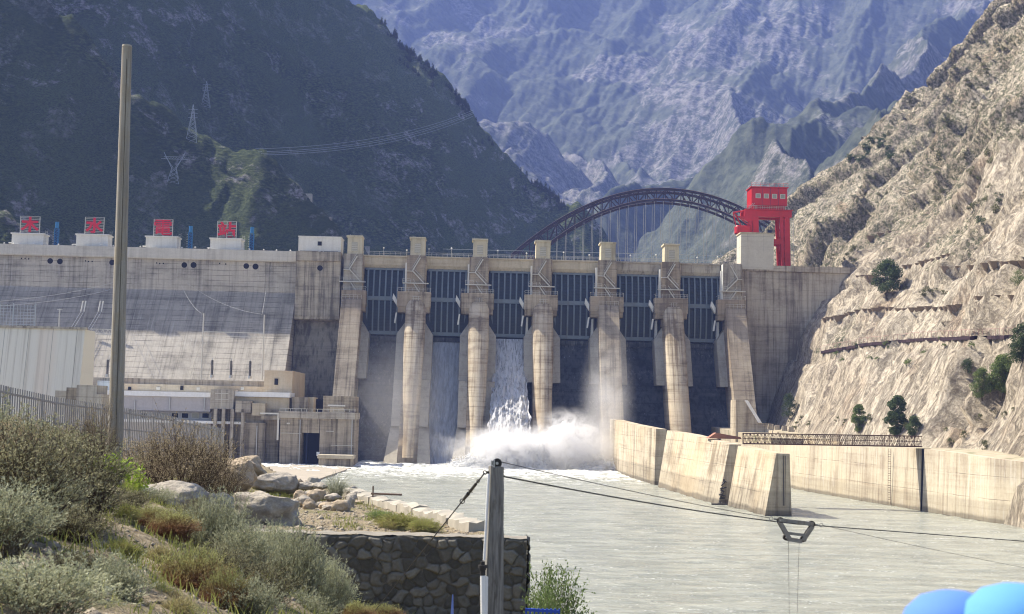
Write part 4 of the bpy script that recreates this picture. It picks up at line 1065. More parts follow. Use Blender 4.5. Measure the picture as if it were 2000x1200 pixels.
for u_, v_ in zip(pp[:-1], pp[1:]): MB().hexa([(u_.x, u_.y, u_.z-5), (v_.x, v_.y, v_.z-5), (v_.x+.5, v_.y+.3, v_.z-5), (u_.x+.5, u_.y+.3, u_.z-5), (u_.x, u_.y, u_.z), (v_.x, v_.y, v_.z), (v_.x+.5, v_.y+.3, v_.z), (u_.x+.5, u_.y+.3, u_.z)]).build('wall_segment', M_tw, w2)
for k, (px, py) in enumerate([(1505, 838), (1518, 840), (1532, 842), (1545, 844)]):
    w_ = P(px, py, 368-k*5); solo(MB().hexa([(-.7, -.4, 0), (.7, -.4, 0), (.7, .4, 0), (-.7, .4, 0), (-.55, -.25, 1.2), (.55, -.25, 1.2), (.55, .25, 1.2), (-.55, .25, 1.2)]), 'barrier_block', M_tw, 'small pale concrete barrier block on the bench behind the footbridge', 'barrier', 'barrier blocks on the bench', loc=w_)
# ================================================================== ARCH BRIDGE BEHIND THE DAM
M_arch = plain('brown bridge steel', (.045, .026, .032), .6, .3, .3, .2, .1)
M_arch2 = plain('pale bridge flange', (.42, .30, .26), .6, .2, .2, .2, .1)
def build_arch():
    Da = 700.; sc = Da/FPX/math.cos(PITCH)
    c = P(1300, 370, Da); cl = P(1300, 391, Da); zd = P(1300, 513, Da).z
    b = thing('arch_bridge', 'large dark steel truss arch bridge with hangers rising behind the dam crest', 'bridge', (c.x, Da, zd))
    Z1 = c.z-zd; Z2 = cl.z-zd
    def U(x): return Z1-.00152/sc*x*x*(1 if x < 0 else .98)
    def Lo(x): return Z2-.00178/sc*x*x
    n = 34; xs = [(-300+k*600/n)*sc*1.0 for k in range(n+1)]
    for y in (0, 11):
        m = MB(); m2 = MB(); m3 = MB()
        for k in range(n):
            x0, x1 = xs[k], xs[k+1]
            m.tube((x0, y, U(x0)), (x1, y, U(x1)), .62, n=6); m.tube((x0, y, Lo(x0)), (x1, y, Lo(x1)), .55, n=6)
            m2.bar((x0, y-.3, U(x0)+.62), (x1, y-.3, U(x1)+.62), .5, .14); m2.bar((x0, y-.3, Lo(x0)+.58), (x1, y-.3, Lo(x1)+.58), .5, .14)
            m3.bar((x0, y, U(x0)), (x0, y, Lo(x0)), .4)
            if k % 2: m3.bar((x0, y, U(x0)), (x1, y, Lo(x1)), .5)
            else: m3.bar((x0, y, Lo(x0)), (x1, y, U(x1)), .5)
        r = m.build('arch_rib', M_arch, b); m2.build('flange', M_arch2, r); m3.build('lattice', M_arch, r)
    for k in range(0, n+1):
        m = MB(); x = xs[k]; m.bar((x, 0, U(x)), (x, 11, U(x)), .28); m.bar((x, 0, Lo(x)), (x, 11, Lo(x)), .28)
        if k < n: m.bar((x, 0, U(x)), (xs[k+1], 11, U(xs[k+1])), .2)
        m.build('cross_brace', M_arch, b)
    x = -262*sc
    while x < 262*sc:
        for y in (0, 11): MB().tube((x, y, 0), (x, y, Lo(x)), .11, n=5).build('hanger', M_metal, b)
        x += 17.2*sc
    MB().box(-105, 105, -1, 12, -1.6, 0).build('deck', M_grey, b)
    m = MB().box(-105, 105, -1, -.9, 1.2, 1.35).box(-105, 105, -1, -.9, 3.7, 3.9)
    k = -105
    while k < 105: m.box(k, k+.12, -1, -.9, 0, 1.3); k += 2
    m.build('railing', M_rail, b)
build_arch()
# ================================================================== PYLONS AND LINES ON THE MOUNTAIN
dg = bpy.context.evaluated_depsgraph_get()
def hit(px, py, obj):
    dg = bpy.context.evaluated_depsgraph_get(); d = ray(px, py).normalized()
    ok, loc, nor, idx = obj.ray_cast(Vector((0, 0, HC)), d)
    return loc if ok else None
bpy.context.view_layer.update()
MT = bpy.data.objects['mountain']; HS = bpy.data.objects['hillside']
def pylon(px, ytop, ybase, wpx, kind, label):
    q = hit(px, ybase, MT) or P(px, ybase, 700)
    s = q.y/FPX; h = (ybase-ytop)*s; w = wpx*s
    o = thing('transmission_tower', label, 'pylon', tuple(q), 0, 'pylons on the dark mountainside')
    m = MB(); r = .16
    def seg(za, zb, wa, wb, n):
        for k in range(n):
            z0 = za+(zb-za)*k/n; z1 = za+(zb-za)*(k+1)/n; a = wa+(wb-wa)*k/n; b = wa+(wb-wa)*(k+1)/n
            for sx in (-1, 1):
                for sy in (-1, 1): m.bar((sx*a, sy*a*.6, z0), (sx*b, sy*b*.6, z1), r)
            for sy in (-1, 1): m.bar((-a, sy*a*.6, z0), (b, sy*b*.6, z1), r*.7); m.bar((a, sy*a*.6, z0), (-b, sy*b*.6, z1), r*.7)
    if kind == 'cat':
        seg(-2, h*.42, w*.28, w*.10, 4)
        for sx in (-1, 1):
            m.bar((sx*w*.1, 0, h*.42), (sx*w*.5, 0, h), r*1.5); m.bar((sx*w*.02, 0, h*.42), (sx*w*.36, 0, h*.78), r)
            for k in range(4):
                u = k/4; m.bar((sx*(w*.1+u*w*.4), 0, h*(.42+.58*u)), (sx*(w*.02+(u+.2)*w*.36), 0, h*(.42+.36*min(1, u+.2))), r*.7)
        m.bar((-w*.62, 0, h*.76), (w*.62, 0, h*.76), r*1.3); m.bar((-w*.5, 0, h*.84), (w*.5, 0, h*.84), r)
        for k in range(8): m.bar((-w*.5+k*w/8, 0, h*.76), (-w*.5+(k+1)*w/8, 0, h*.84), r*.6)
    else:
        seg(-2, h*.62, w*.5, w*.16, 6); seg(h*.62, h, w*.16, w*.02, 4)
        for zz in (.62, .75, .86): m.bar((-w*.42, 0, h*zz), (w*.42, 0, h*zz), r)
    m.build('lattice', M_pyl, o)
M_pyl = plain('weathered galvanised steel', (.42, .44, .46), .6, .2, .1)
pylon(375, 203, 272, 22, 'tall', 'tall narrow lattice pylon standing above the Y-shaped pylon')
pylon(339, 297, 352, 42, 'cat', 'Y-shaped lattice pylon with spread arms below the tall narrow one')
pylon(402, 158, 206, 18, 'tall', 'faint lattice pylon on the rocks, highest of the three')
for k, (ya, yb, off, word) in enumerate([(288, 215, 14, 'topmost'), (294, 219, 0, 'second from top'), (297, 222, 10, 'third from top'), (300, 227, 24, 'lowest')]):
    a = hit(498+k*6, ya+6, MT) or P(500, ya, 640)
    cable('power_line', 'pale power line across the dark mountain, %s of the four' % word, [P(498+k*6, ya+3, a.y-4), P(925, yb, 1015)], .075, M_pyl, 30, 6, 'power line', 'lines across the dark mountain')
# small retaining block on the spur
for (px, py, w, h) in [(598, 382, 4.5, 1.7), (640, 426, 3, 1.3), (712, 486, 6, 2.6)]:
    q = hit(px, py+3, MT)
    if q: solo(MB().hexa([(-w/2, 0, -4), (w/2, 0, -4), (w/2, 4, -4), (-w/2, 4, -4), (-w/2, 1, h), (w/2, 1, h), (w/2, 4, h), (-w/2, 4, h)]), 'retaining_block', M_grey, {598: 'pale concrete block on the spur, highest of three', 640: 'pale concrete block on the spur, middle one', 712: 'pale concrete block on the spur just behind the first gate tower'}[px], 'retaining wall', loc=q)

# ================================================================== TREES
def leaf_cloud(n, centers, radii, size, rng, flat=.8):
    "n small leaf quads spread through blobs; returns verts, faces"
    C = np.array(centers, float); R = np.array(radii, float); p = R**2; p /= p.sum()
    k = rng.choice(len(C), n, p=p); d = rng.normal(size=(n, 3)); d /= np.linalg.norm(d, axis=1)[:, None]
    r = rng.random(n)**.45; pos = C[k]+d*(R[k]*r)[:, None]*np.array([1, 1, flat])
    a = rng.normal(size=(n, 3)); a /= np.linalg.norm(a, axis=1)[:, None]; b = np.cross(a, rng.normal(size=(n, 3))); b /= np.linalg.norm(b, axis=1)[:, None]
    s = size*rng.uniform(.6, 1.3, n)[:, None]
    V = np.stack([pos-a*s*.5, pos+b*s*.33, pos+a*s*.5, pos-b*s*.33], 1).reshape(-1, 3)
    return V, np.arange(4*n).reshape(n, 4)
M_bark = plain('bark', (.09, .07, .05), .95, 0, .3)
M_conf = leafm('dark conifer needles', (.016, .028, .018), (.05, .07, .035), 1.2, .1)
M_leafA = leafm('green leaves', (.07, .11, .035), (.21, .26, .09), 1.5, .25)
M_leafB = leafm('dark green leaves', (.035, .06, .028), (.12, .16, .065), 1.5, .2)
M_olive = leafm('olive leaves', (.09, .10, .045), (.20, .20, .10), 1.5, .25)
def conifer(h, seed):
    rng = np.random.default_rng(seed); c = []; r = []
    for k in range(16):
        u = k/15; z = h*(.12+.86*u); rad = h*.20*(1-u)**.8+.12
        for j in range(3 if u < .7 else 1):
            a = rng.random()*6.28; c.append((math.cos(a)*rad*.55, math.sin(a)*rad*.55, z)); r.append(rad*.62)
    return leaf_cloud(420, c, r, h*.09, rng, .55)
def broad(h, w, seed, n=2600, size=.3, blobs=22, low=.1):
    rng = np.random.default_rng(seed); c = []; r = []
    for k in range(blobs):
        u = rng.random(); z = h*(low+(1-low)*u*.9); rad = w*.5*math.sin(math.pi*min(1, .18+.8*u))**.7
        a = rng.random()*6.28; q = rng.random()**.5
        c.append((math.cos(a)*rad*q*.8, math.sin(a)*rad*q*.8, z)); r.append(w*rng.uniform(.12, .24))
    return leaf_cloud(n, c, r, size, rng)
def trunk_mesh(h, r, seed, limbs=6):
    rd = random.Random(seed); m = MB(); p = Vector((0, 0, -.4)); n = 5
    pts = [p]
    for k in range(n): pts.append(Vector((rd.uniform(-.04, .04)*h, rd.uniform(-.04, .04)*h, h*.75*(k+1)/n)))
    for k in range(n): m.tube(pts[k], pts[k+1], r*(1-k/n*.8), r*(1-(k+1)/n*.8), 7, False)
    for k in range(limbs):
        a = rd.random()*6.28; q = pts[1+k % (n-1)]; m.tube(q, q+Vector((math.cos(a)*h*.22, math.sin(a)*h*.22, h*.22)), r*.4, r*.1, 5, False)
    return m
conm = [conifer(6.5, 100+k) for k in range(4)]
protos = []
x_m, z_m = lerp_pts([P(a, b, 1060) for a, b in [(725, 8), (790, 96), (860, 170), (930, 244), (1000, 312), (1060, 366), (1120, 418)]])
rd = random.Random(5); nt = 0
for k in range(150):
    px = rd.choice([rd.uniform(745, 1110), rd.gauss(830, 25), rd.gauss(800, 12), rd.gauss(1060, 25), rd.gauss(905, 15)])
    py = np.interp(px, [725, 790, 860, 930, 1000, 1060, 1120], [8, 96, 170, 244, 312, 366, 418])
    q = None
    for dy in range(-14, 60, 2):
        q = hit(px, py+dy, MT)
        if q and q.y > 900: break
        q = None
    if not q: continue
    q2 = hit(px, py+dy+rd.choice([0, 0, 0, 2, 6, 14, 30]), MT) or q
    s = rd.uniform(.55, 1.15); 
    if nt < 4:
        o = thing('pine_tree', 'small dark pine on the skyline ridge of the shaded mountain', 'tree', tuple(q2), 0, 'pines along the mountain skyline')
        V, F = conm[nt]; mesh_np('crown', V, F, M_conf, o); trunk_mesh(6.5, .16, nt, 0).build('trunk', M_bark, o); protos.append(o)
    else:
        o = copy_tree(protos[nt % 4]); o.location = q2
    o.location.z -= .3; o.rotation_euler = (0, 0, rd.random()*6); o.scale = (s, s, s*rd.uniform(.8, 1.2)); nt += 1
def hill_tree(px, pybase, hpx, wpx, mat, label, seed, cat='tree', n=2600, obj=None, trunk=True, D=None, name=None, low=.1):
    q = hit(px, pybase, obj or HS) if D is None else P(px, pybase, D)
    if q is None: q = P(px, pybase, 330)
    s = q.y/FPX; h = hpx*s; w = wpx*s
    o = thing(name or ('leafy_tree' if trunk else 'shrub'), label, cat, (q.x, q.y, q.z-.3), 0)
    V, F = broad(h, w, seed, int(n*3), max(.16, h*.036), 34, low); mesh_np('crown' if trunk else 'foliage', V, F, mat, o)
    trunk_mesh(h, h*.022, seed, 7).build('trunk' if trunk else 'stems', M_bark, o)
    return o
hill_tree(1733, 585, 82, 62, M_leafB, 'dark green tree alone on the cliff ledge above the wing wall', 1, low=.22)
hill_tree(1752, 850, 84, 46, M_leafB, 'tall dense green tree behind the footbridge', 2, n=4200)
hill_tree(1785, 850, 40, 36, M_leafB, 'small dark bush tree right of the tall tree behind the footbridge', 3)
hill_tree(1678, 843, 58, 34, M_leafA, 'slim green tree left of the tall tree behind the footbridge', 4)
hill_tree(1541, 812, 48, 36, M_leafB, 'grey green shrub against the foot of the wing wall', 5, 'shrub', 1400, trunk=False, D=392)
hill_tree(1958, 772, 84, 66, M_leafA, 'large bright green tree high on the rock at right', 6, n=3600)
hill_tree(1918, 776, 62, 46, M_leafA, 'olive green tree left of the large one at right', 7, n=2000)
hill_tree(1998, 705, 80, 60, M_leafB, 'dark tree cut off by the right edge', 8, n=2600)
hill_tree(1890, 728, 34, 26, M_leafB, 'small round shrub on the rock left of the green trees', 9, 'shrub', 700, trunk=False)
hill_tree(1990, 212+345, 34, 40, M_leafA, 'low green shrub on the upper ledge at the right edge', 10, 'shrub', 700, trunk=False)
rd = random.Random(11)
k = 0
for (x0, x1, y0, y1, n, hh, mt) in [(1650, 1740, 270, 320, 26, 16, M_leafB), (1560, 1680, 420, 520, 16, 14, M_olive), (1760, 1860, 565, 580, 12, 10, M_olive), (1700, 1950, 240, 420, 26, 13, M_olive), (1720, 1990, 60, 230, 22, 14, M_olive), (1540, 1800, 815, 840, 22, 13, M_olive), (1840, 2000, 800, 880, 8, 15, M_olive), (1610, 1900, 660, 720, 12, 12, M_leafA), (1860, 1960, 380, 440, 8, 15, M_leafB)]:
    base = None
    for j in range(n):
        px, py = rd.uniform(x0, x1), rd.uniform(y0, y1)
        q = hit(px, py, HS)
        if q is None: continue
        if base is None:
            s = q.y/FPX*hh
            words = ['dark scrub bush in the thicket at the top of the bare rock', 'dry olive bush on the loose slope behind the red crane', 'dry bush beside the lone ledge tree', 'olive bush scattered on the upper middle slope', 'dry bush on the highest slope under the skyline', 'dry bush on the bench behind the footbridge', 'dry bush on the lower rock at right', 'green tuft along the rock path', 'dark bush in the rock hollow at upper right'][k]
            base = thing('bush', words, 'bush', tuple(q), 0, ['thicket', 'loose slope', 'ledge', 'upper slope', 'skyline slope', 'bench', 'lower rock', 'rock path', 'rock hollow'][k]+' bushes')
            V, F = broad(s, s*1.5, 40+k, 420, s*.13, 9, .05); mesh_np('foliage', V, F, mt, base); o = base
        else: o = copy_tree(base); o.location = q
        sc_ = rd.uniform(.5, 1.2); o.scale = (sc_, sc_, sc_*rd.uniform(.7, 1.1)); o.rotation_euler = (0, 0, rd.random()*6)
    k += 1

# rows of small anchor blocks on the hillside
M_anch = plain('brown anchor concrete', (.22, .17, .12), .9, 0, .3, 2)
rows = [('lower', [(1612, 622), (1640, 615), (1680, 606), (1720, 600), (1760, 602), (1800, 600), (1850, 600), (1875, 594)], 26), ('lower right', [(1915, 578), (1945, 576), (1980, 576)], 3),
        ('upper', [(1680, 540), (1705, 538)], 4), ('middle', [(1770, 520), (1800, 512), (1830, 504), (1855, 497)], 9), ('middle right', [(1845, 522), (1895, 520), (1935, 512), (1968, 511), (2000, 510)], 8), ('upper left', [(1700, 462), (1740, 450)], 3)]
for nm, pts, n in rows:
    base = None
    for k in range(n):
        u = k/(n-1)*(len(pts)-1); i = min(int(u), len(pts)-2); f = u-i
        px = pts[i][0]*(1-f)+pts[i+1][0]*f+rd.uniform(-2, 2); py = pts[i][1]*(1-f)+pts[i+1][1]*f+rd.uniform(-1.5, 1.5)
        q = hit(px, py, HS)
        if q is None: continue
        if base is None:
            base = MB().hexa([(-.25, -.25, -2.3), (.1, -.25, -2.3), (.1, .25, -2.3), (-.25, .25, -2.3), (-1.5, -.75, 0), (1.2, -.75, 0), (1.2, .75, 0), (-1.5, .75, 0)]).build('anchor_block', M_anch)
            tag(base, 'small brown wedge block jutting from the rock in the %s row' % nm, 'anchor block', 'anchor blocks, %s row' % nm); o = base
        else: o = base.copy(); COL.objects.link(o)
        o.location = q; s_ = rd.uniform(.55, 1.0); o.scale = (s_, s_*rd.uniform(.8, 1.3), s_)
# rock path with railing; its dark deck paints the shade under the ledge
pts = []
for k in range(46):
    px = 1608+k*(1985-1608)/45; py = np.interp(px, [1608, 1700, 1800, 1900, 1975], [686, 670, 661, 657, 655])+random.uniform(-.6, .6)
    q = hit(px, py, HS)
    if q: pts.append(q)
if len(pts) > 4:
    m = MB(); m2 = MB()
    for a_, b_ in zip(pts[:-1], pts[1:]):
        if abs(a_.y-b_.y) > 40: continue
        m.hexa([a_+Vector((-.7, 0, -.7)), a_+Vector((2, 0, -.7)), b_+Vector((2, 0, -.7)), b_+Vector((-.7, 0, -.7)), a_+Vector((-.7, 0, .0)), a_+Vector((2, 0, 0)), b_+Vector((2, 0, 0)), b_+Vector((-.7, 0, 0))])
        m2.bar(a_+Vector((-.7, 0, 1.3)), b_+Vector((-.7, 0, 1.3)), .08); m2.bar(a_+Vector((-.7, 0, 0)), a_+Vector((-.7, 0, 1.3)), .08)
    pth = thing('cliff_walkway', 'narrow walkway along the middle of the rock face, painted dark as ledge shade', 'walkway', (0, 0, 0)); m.build('deck', M_arch, pth); m2.build('railing', plain('pinkish rail', (.42, .28, .24), .7), pth)

# ================================================================== FALLING WATER, SPRAY
def fallm(name, dens, col=(.78, .80, .82), dark=0):
    s = NT(name); p = s.obj(); x, y, z = s.sep(p)
    st = s.noise(s.vscale(p, (1.4, .3, .10)), 1.2, 7, .7, .8); br = s.noise(s.vscale(p, (1, 1, .45)), 1.6, 7, .75, 1.0)
    low = s.m1('SUBTRACT', 1, s.ramp(z, 2, 26))
    a = s.ramp(s.m1('SUBTRACT', s.m1('ADD', s.m1('MULTIPLY', st, .6), s.m1('MULTIPLY', br, .4)), s.m1('MULTIPLY', low, dark)), dens-.07, dens+.1)
    c = s.mix(s.ramp(st, .35, .65), tuple(k*.62 for k in col), col)
    b = s.bsdf(c, .7, s.bump(s.m1('ADD', st, br), .8, .6), spec=.3, finish=False)
    tl = s.node('ShaderNodeBsdfTranslucent', i_Color=c); mx = s.node('ShaderNodeMixShader', i_Fac=.35, i_1=b.outputs[0], i_2=tl.outputs[0])
    tr = s.node('ShaderNodeBsdfTransparent'); m2 = s.node('ShaderNodeMixShader', i_Fac=a, i_1=tr.outputs[0], i_2=mx.outputs[0])
    s.t.links.new(m2.outputs[0], s.out.inputs[0]); return s.m
def sheet(i, w0, w1, kfun, name, label, mat, amp, zt=34.8, parent=None, off=0, seed=0):
    c = (tc[i]+tc[i+1])/2; nu, nv = 60, 150
    u = np.linspace(-1, 1, nu); v = np.linspace(0, 1, nv); U_, V_ = np.meshgrid(u, v, indexing='ij')
    z = zt*(1-V_); n = kfun(V_)+off
    w = w0+(w1-w0)*V_**1.5
    X = c+U_*w+amp*.5*vn(z/2., U_*2, seed+3)*V_
    n = n+amp*V_*(fbm(X/1.6, z/4., 4, seed+5)+.6*fbm(X/.5, z/1.2, 3, seed+6))-.9*np.abs(U_)**3
    V = np.stack([X-c, -n, z], -1)
    o = mesh_np(name, V, grid_faces(nu, nv), mat, parent, True)
    if parent is None: o.location = DP(c, 0, 0); o.rotation_euler = (0, 0, TH); tag(o, label, 'falling water')
    return o
face_n = lambda v: 1.7+23*v**1.05+8*np.maximum(0, v-.75)**1.3*3
sheet(1, 4.5, 4.2, face_n, 'water_sheet', 'thin grey sheet of water sliding down the second gate bay', fallm('thin water film', .17, (.72, .75, .80), .10), .35, off=.5)
wf = thing('waterfall', 'thick white torrent pouring down the third gate bay into the river', 'falling water', DP((tc[2]+tc[3])/2, 0, 0), TH)
jet = lambda v: 2.5+24*v**.85+20*v**2
for k, (dn, am, w1) in enumerate([(.10, .5, 4.9), (.30, 1.1, 5.4), (.40, 1.8, 6.4)]):
    c = (tc[2]+tc[3])/2; o = sheet(2, 4.3, w1, jet, 'torrent', '', fallm('white torrent %d' % k, dn, (.93, .93, .93)), am, off=k*1.1, parent=wf, seed=k*50)
    co = np.array([v.co[:] for v in o.data.vertices])
# thin streaks of leakage in the dry bays
for i in (0, 3, 4, 5):
    sheet(i, 4.6, 4.6, face_n, 'seepage', {0: 'faint wet seepage film under the first gate', 3: 'faint wet seepage film under the fourth gate', 4: 'pale seepage marks under the fifth gate', 5: 'faint wet streaks under the last gate'}[i], fallm('seepage film %d' % i, {0: .60, 3: .60, 4: .60, 5: .64}[i], (.30, .32, .36)), .05, off=.25, seed=i)
# churned mounds of foam
M_foam = NT('white foam'); p_ = M_foam.obj(); n_ = M_foam.noise(p_, .9, 8, .75, .5)
c_ = M_foam.mix(M_foam.ramp(n_, .3, .6), (.80, .81, .82), (.95, .95, .94)); b_ = M_foam.bsdf(c_, .9, M_foam.bump(n_, .9, .8), spec=.1, finish=False)
t_ = M_foam.node('ShaderNodeBsdfTranslucent', i_Color=c_); x_ = M_foam.node('ShaderNodeMixShader', i_Fac=.5, i_1=b_.outputs[0], i_2=t_.outputs[0]); M_foam.t.links.new(x_.outputs[0], M_foam.out.inputs[0]); M_foam = M_foam.m
def mound(px, py, n, rx, ry, h, label, seed):
    t, _ = L(px, py, n); o = thing('foam_mound', label, 'foam', DP(t, n, 0), TH)
    nu = 110; u = np.linspace(-1, 1, nu); X, Y = np.meshgrid(u, u, indexing='ij'); r = np.hypot(X, Y)
    e = np.clip(1-r**2, 0, 1)**.8
    Z = h*e*(.62+.5*np.abs(fbm(X*2.0, Y*2.0, 2, seed)))+h*.17*np.abs(fbm(X*5, Y*5, 4, seed+3))*e**.5+h*.05*fbm(X*18, Y*18, 3, seed+4)*e**.5-.6+e*.3
    Xd = X*rx+.12*rx*fbm(X*3, Y*3+Z/h, 4, seed+6); Yd = Y*ry+.12*ry*fbm(X*3+5, Y*3+Z/h, 4, seed+7)
    mesh_np('foam_crest', np.stack([Xd, Yd, Z], -1), grid_faces(nu, nu), M_foam, o, True)
    rng = np.random.default_rng(seed); N = 1500
    a = rng.random(N)*6.28; q = rng.random(N)**.6; hh = h*(1-q**2)*rng.uniform(.6, 1.15, N)+rng.exponential(.25, N)
    pos = np.stack([np.cos(a)*q*rx*1.05, np.sin(a)*q*ry*1.05, hh], 1); s = rng.uniform(.05, .2, N)[:, None]
    d = rng.normal(size=(N, 3, 3)); V = (pos[:, None, :]+d*s[:, None, :]*.8).reshape(-1, 3)
    dr = mesh_np('spray_drops', V, np.arange(3*N).reshape(N, 3), M_foam, o); tag(dr, kind='stuff')
mound(985, 890, 46, 9.5, 7, 7.2, 'white foam mound where the torrent hits the river', 1)
mound(1040, 885, 46, 6.5, 6, 7.4, 'smaller foam mound right of the torrent', 2)
mound(1108, 880, 38, 8.5, 6, 11.5, 'tall curling white wave below the fourth gate', 3)
mound(930, 895, 48, 8.5, 5, 3.6, 'low foam swell below the second pier', 4)
mound(1165, 895, 44, 9, 6, 3.4, 'low foam swell beside the training wall', 5)
def mist(name, label, px, py, n, size, dens, seed, tilt=0, thr=.42, sc=.09):
    t, z = L(px, py, n); s = NT('mist %d' % seed); p = s.obj()
    r = s.node('ShaderNodeVectorMath', operation='LENGTH', i_0=s.node('ShaderNodeVectorMath', operation='MULTIPLY', i_0=p, i_1=tuple(1/k for k in size)).outputs[0]).outputs['Value']
    fall = s.m1('SUBTRACT', 1, s.ramp(r, .12, 1.0)); nz = s.ramp(s.noise(s.node('ShaderNodeVectorMath', operation='ADD', i_0=p, i_1=(seed*13.1, 0, 0)).outputs[0], sc, 7, .68, 1.2), thr-.07, thr+.14)
    d = s.m1('MULTIPLY', s.m1('MULTIPLY', s.m1('POWER', fall, 1.4), nz), dens)
    v = s.node('ShaderNodeVolumePrincipled', i_Color=(.99, .99, 1.0), i_Density=d, i_Anisotropy=.3); s.t.links.new(v.outputs[0], s.out.inputs['Volume'])
    bm = bmesh.new(); bmesh.ops.create_icosphere(bm, subdivisions=3, radius=1.03)
    for q in bm.verts: q.co = Vector((q.co.x*size[0], q.co.y*size[1], q.co.z*size[2]))
    me = bpy.data.meshes.new(name); bm.to_mesh(me); bm.free(); me.materials.append(s.m)
    o = bpy.data.objects.new(name, me); COL.objects.link(o); o.location = DP(t, n, z); o.rotation_euler = (0, tilt, TH)
    tag(o, label, None, kind='stuff'); return o
mist('mist', 'broad white spray hanging over the churned water', 1020, 875, 46, (29, 11, 7), .40, 1, thr=.50, sc=.2)
mist('mist', 'dense white billow where the torrent lands', 985, 880, 50, (12, 8, 9), 1.3, 5, thr=.50, sc=.34)
mist('mist', 'dense curling white billow below the fourth gate', 1105, 862, 46, (12, 8, 10), 1.1, 6, thr=.50, sc=.34)
mist('mist', 'tall plume of spray beside the fifth pier', 1185, 800, 36, (9, 7, 27), .12, 2, thr=.40)
mist('mist', 'thin spray veil in front of the first bay', 770, 800, 36, (19, 6, 26), .034, 3, thr=.36)
mist('mist', 'bank of spray against the training wall', 1150, 870, 40, (17, 9, 12), .12, 4)
# ================================================================== NEAR BANK
M_soil = NT('dry bank soil'); p_ = M_soil.pos(); a_ = M_soil.noise(p_, .9, 6, .65); b_ = M_soil.noise(p_, 9, 6, .75); g_ = M_soil.noise(p_, 2.4, 5, .7)
c_ = M_soil.mix(M_soil.ramp(b_, .3, .7), (.16, .125, .08), (.33, .28, .195)); c_ = M_soil.mix(M_soil.m1('MULTIPLY', M_soil.ramp(a_, .5, .62), M_soil.ramp(g_, .42, .56)), c_, (.13, .135, .055))
M_soil.bsdf(c_, 1, M_soil.bump(M_soil.m1('ADD', b_, a_), .9, .07), spec=.1); M_soil = M_soil.m
ZT = P(480, 1040, 32).z
ctl = [(0, 1200, 9.5), (200, 1200, 10.5), (350, 1200, 12), (500, 1200, 14.5), (620, 1200, 19), (700, 1199, 28), (250, 1100, 14), (200, 1000, 19), (130, 945, 26), (222, 946, 32), (400, 1050, 22), (480, 1062, 26), (100, 1060, 13), (0, 1010, 15), (300, 1150, 14), (450, 1110, 20), (560, 1130, 26), (-200, 1000, 14), (-200, 880, 36), (50, 905, 34), (0, 880, 45), (200, 880, 50), (300, 940, 38), (430, 920, 56), (-100, 820, 60), (-600, 850, 50)]
cp = [P(*c) for c in ctl]+[Vector((-2.5, 31, 9.7)), Vector((0, 31, 9.4)), Vector((-4, 31, 9.9)), Vector((-1, 22, 9.9)), Vector((2, 26, 9.0)), Vector((0, 2, 12.3)), Vector((-8, 2, 12.4)), Vector((6, 2, 11.9)), Vector((1, 8, 11.2)), Vector((3, 15, 9.6)), Vector((0, 15, 10.6)), Vector((2.5, 20, 9)), Vector((5, 12, 9)), Vector((1.5, 11, 10.4)), Vector((3.5, 9, 10.5)), Vector((-20, 10, 13.5)), Vector((-25, 30, 13.2)), Vector((0, 10, 11.6)), Vector((-1.8, 24, 10.3)), Vector((-5.5, 28, 11.0))]
CPX = np.array([c.x for c in cp]); CPY = np.array([c.y for c in cp]); CPZ = np.array([c.z for c in cp])
curb_a, curb_b = G(676, 962, ZT), G(948, 1036, ZT)
def _tps(r2): return np.where(r2 > 0, .5*r2*np.log(np.maximum(r2, 1e-9)), 0)
_n = len(CPX); _K = _tps((CPX[:, None]-CPX[None])**2+(CPY[:, None]-CPY[None])**2)+np.eye(_n)*.5; _P = np.stack([np.ones(_n), CPX, CPY], 1)
_W = np.linalg.solve(np.block([[_K, _P], [_P.T, np.zeros((3, 3))]]), np.append(CPZ, [0, 0, 0]))
def ground_z(X, Y, rough=True):
    X = np.asarray(X, float); Y = np.asarray(Y, float)
    Z = _W[_n]+_W[_n+1]*X+_W[_n+2]*Y
    for x, y, w in zip(CPX, CPY, _W[:_n]): Z = Z+w*_tps((X-x)**2+(Y-y)**2)
    Z = np.clip(Z, 8.6, 14.2)
    m = (Y > 32.2)*sstep(-8.6, -6.2, X); Z = Z*(1-m)+m*(ZT-.05)
    m2 = sstep(30, 32, Y)*(Y <= 32.2)*(X < -5.6)*sstep(-8.6, -6.2, X); Z = Z*(1-m2)+m2*(ZT-.05)
    # beyond the curb the bank drops to the river
    cx = curb_a.x+(Y-curb_a.y)*(curb_b.x-curb_a.x)/(curb_b.y-curb_a.y)
    off = np.where(Y > 32.2, X-cx, np.where(Y > 18, X-2.2, X-12))
    if rough: Z = Z+.10*fbm(X/1.3, Y/1.3, 4, 91)*(1-.6*m)+.03*fbm(X/.25, Y/.25, 3, 92)
    Z = np.where(off > .25, Z-np.minimum((off-.25)*9, Z+1.5), Z)
    Z = np.where(Y > 51+2*vn(X/4., X*0, 3)-np.where(X < -7, -14, 0), np.minimum(Z, Z-(np.maximum(Y-51-np.where(X < -7, 14, 0), 0)*1.3)), Z)
    return np.maximum(Z, -1.5)
xs = np.concatenate([np.arange(-40, -16, .8), np.arange(-16, 7, .11)]); ys = np.concatenate([np.arange(-6, 8, .5), np.arange(8, 40, .11), np.arange(40, 78, .3)])
X, Y = np.meshgrid(xs, ys, indexing='ij')
tag(mesh_np('bank_ground', np.stack([X, Y, ground_z(X, Y)], -1), grid_faces(len(xs), len(ys)), M_soil, None, True), kind='structure')
def gz(x, y): return float(ground_z(np.array([x]), np.array([y]))[0])

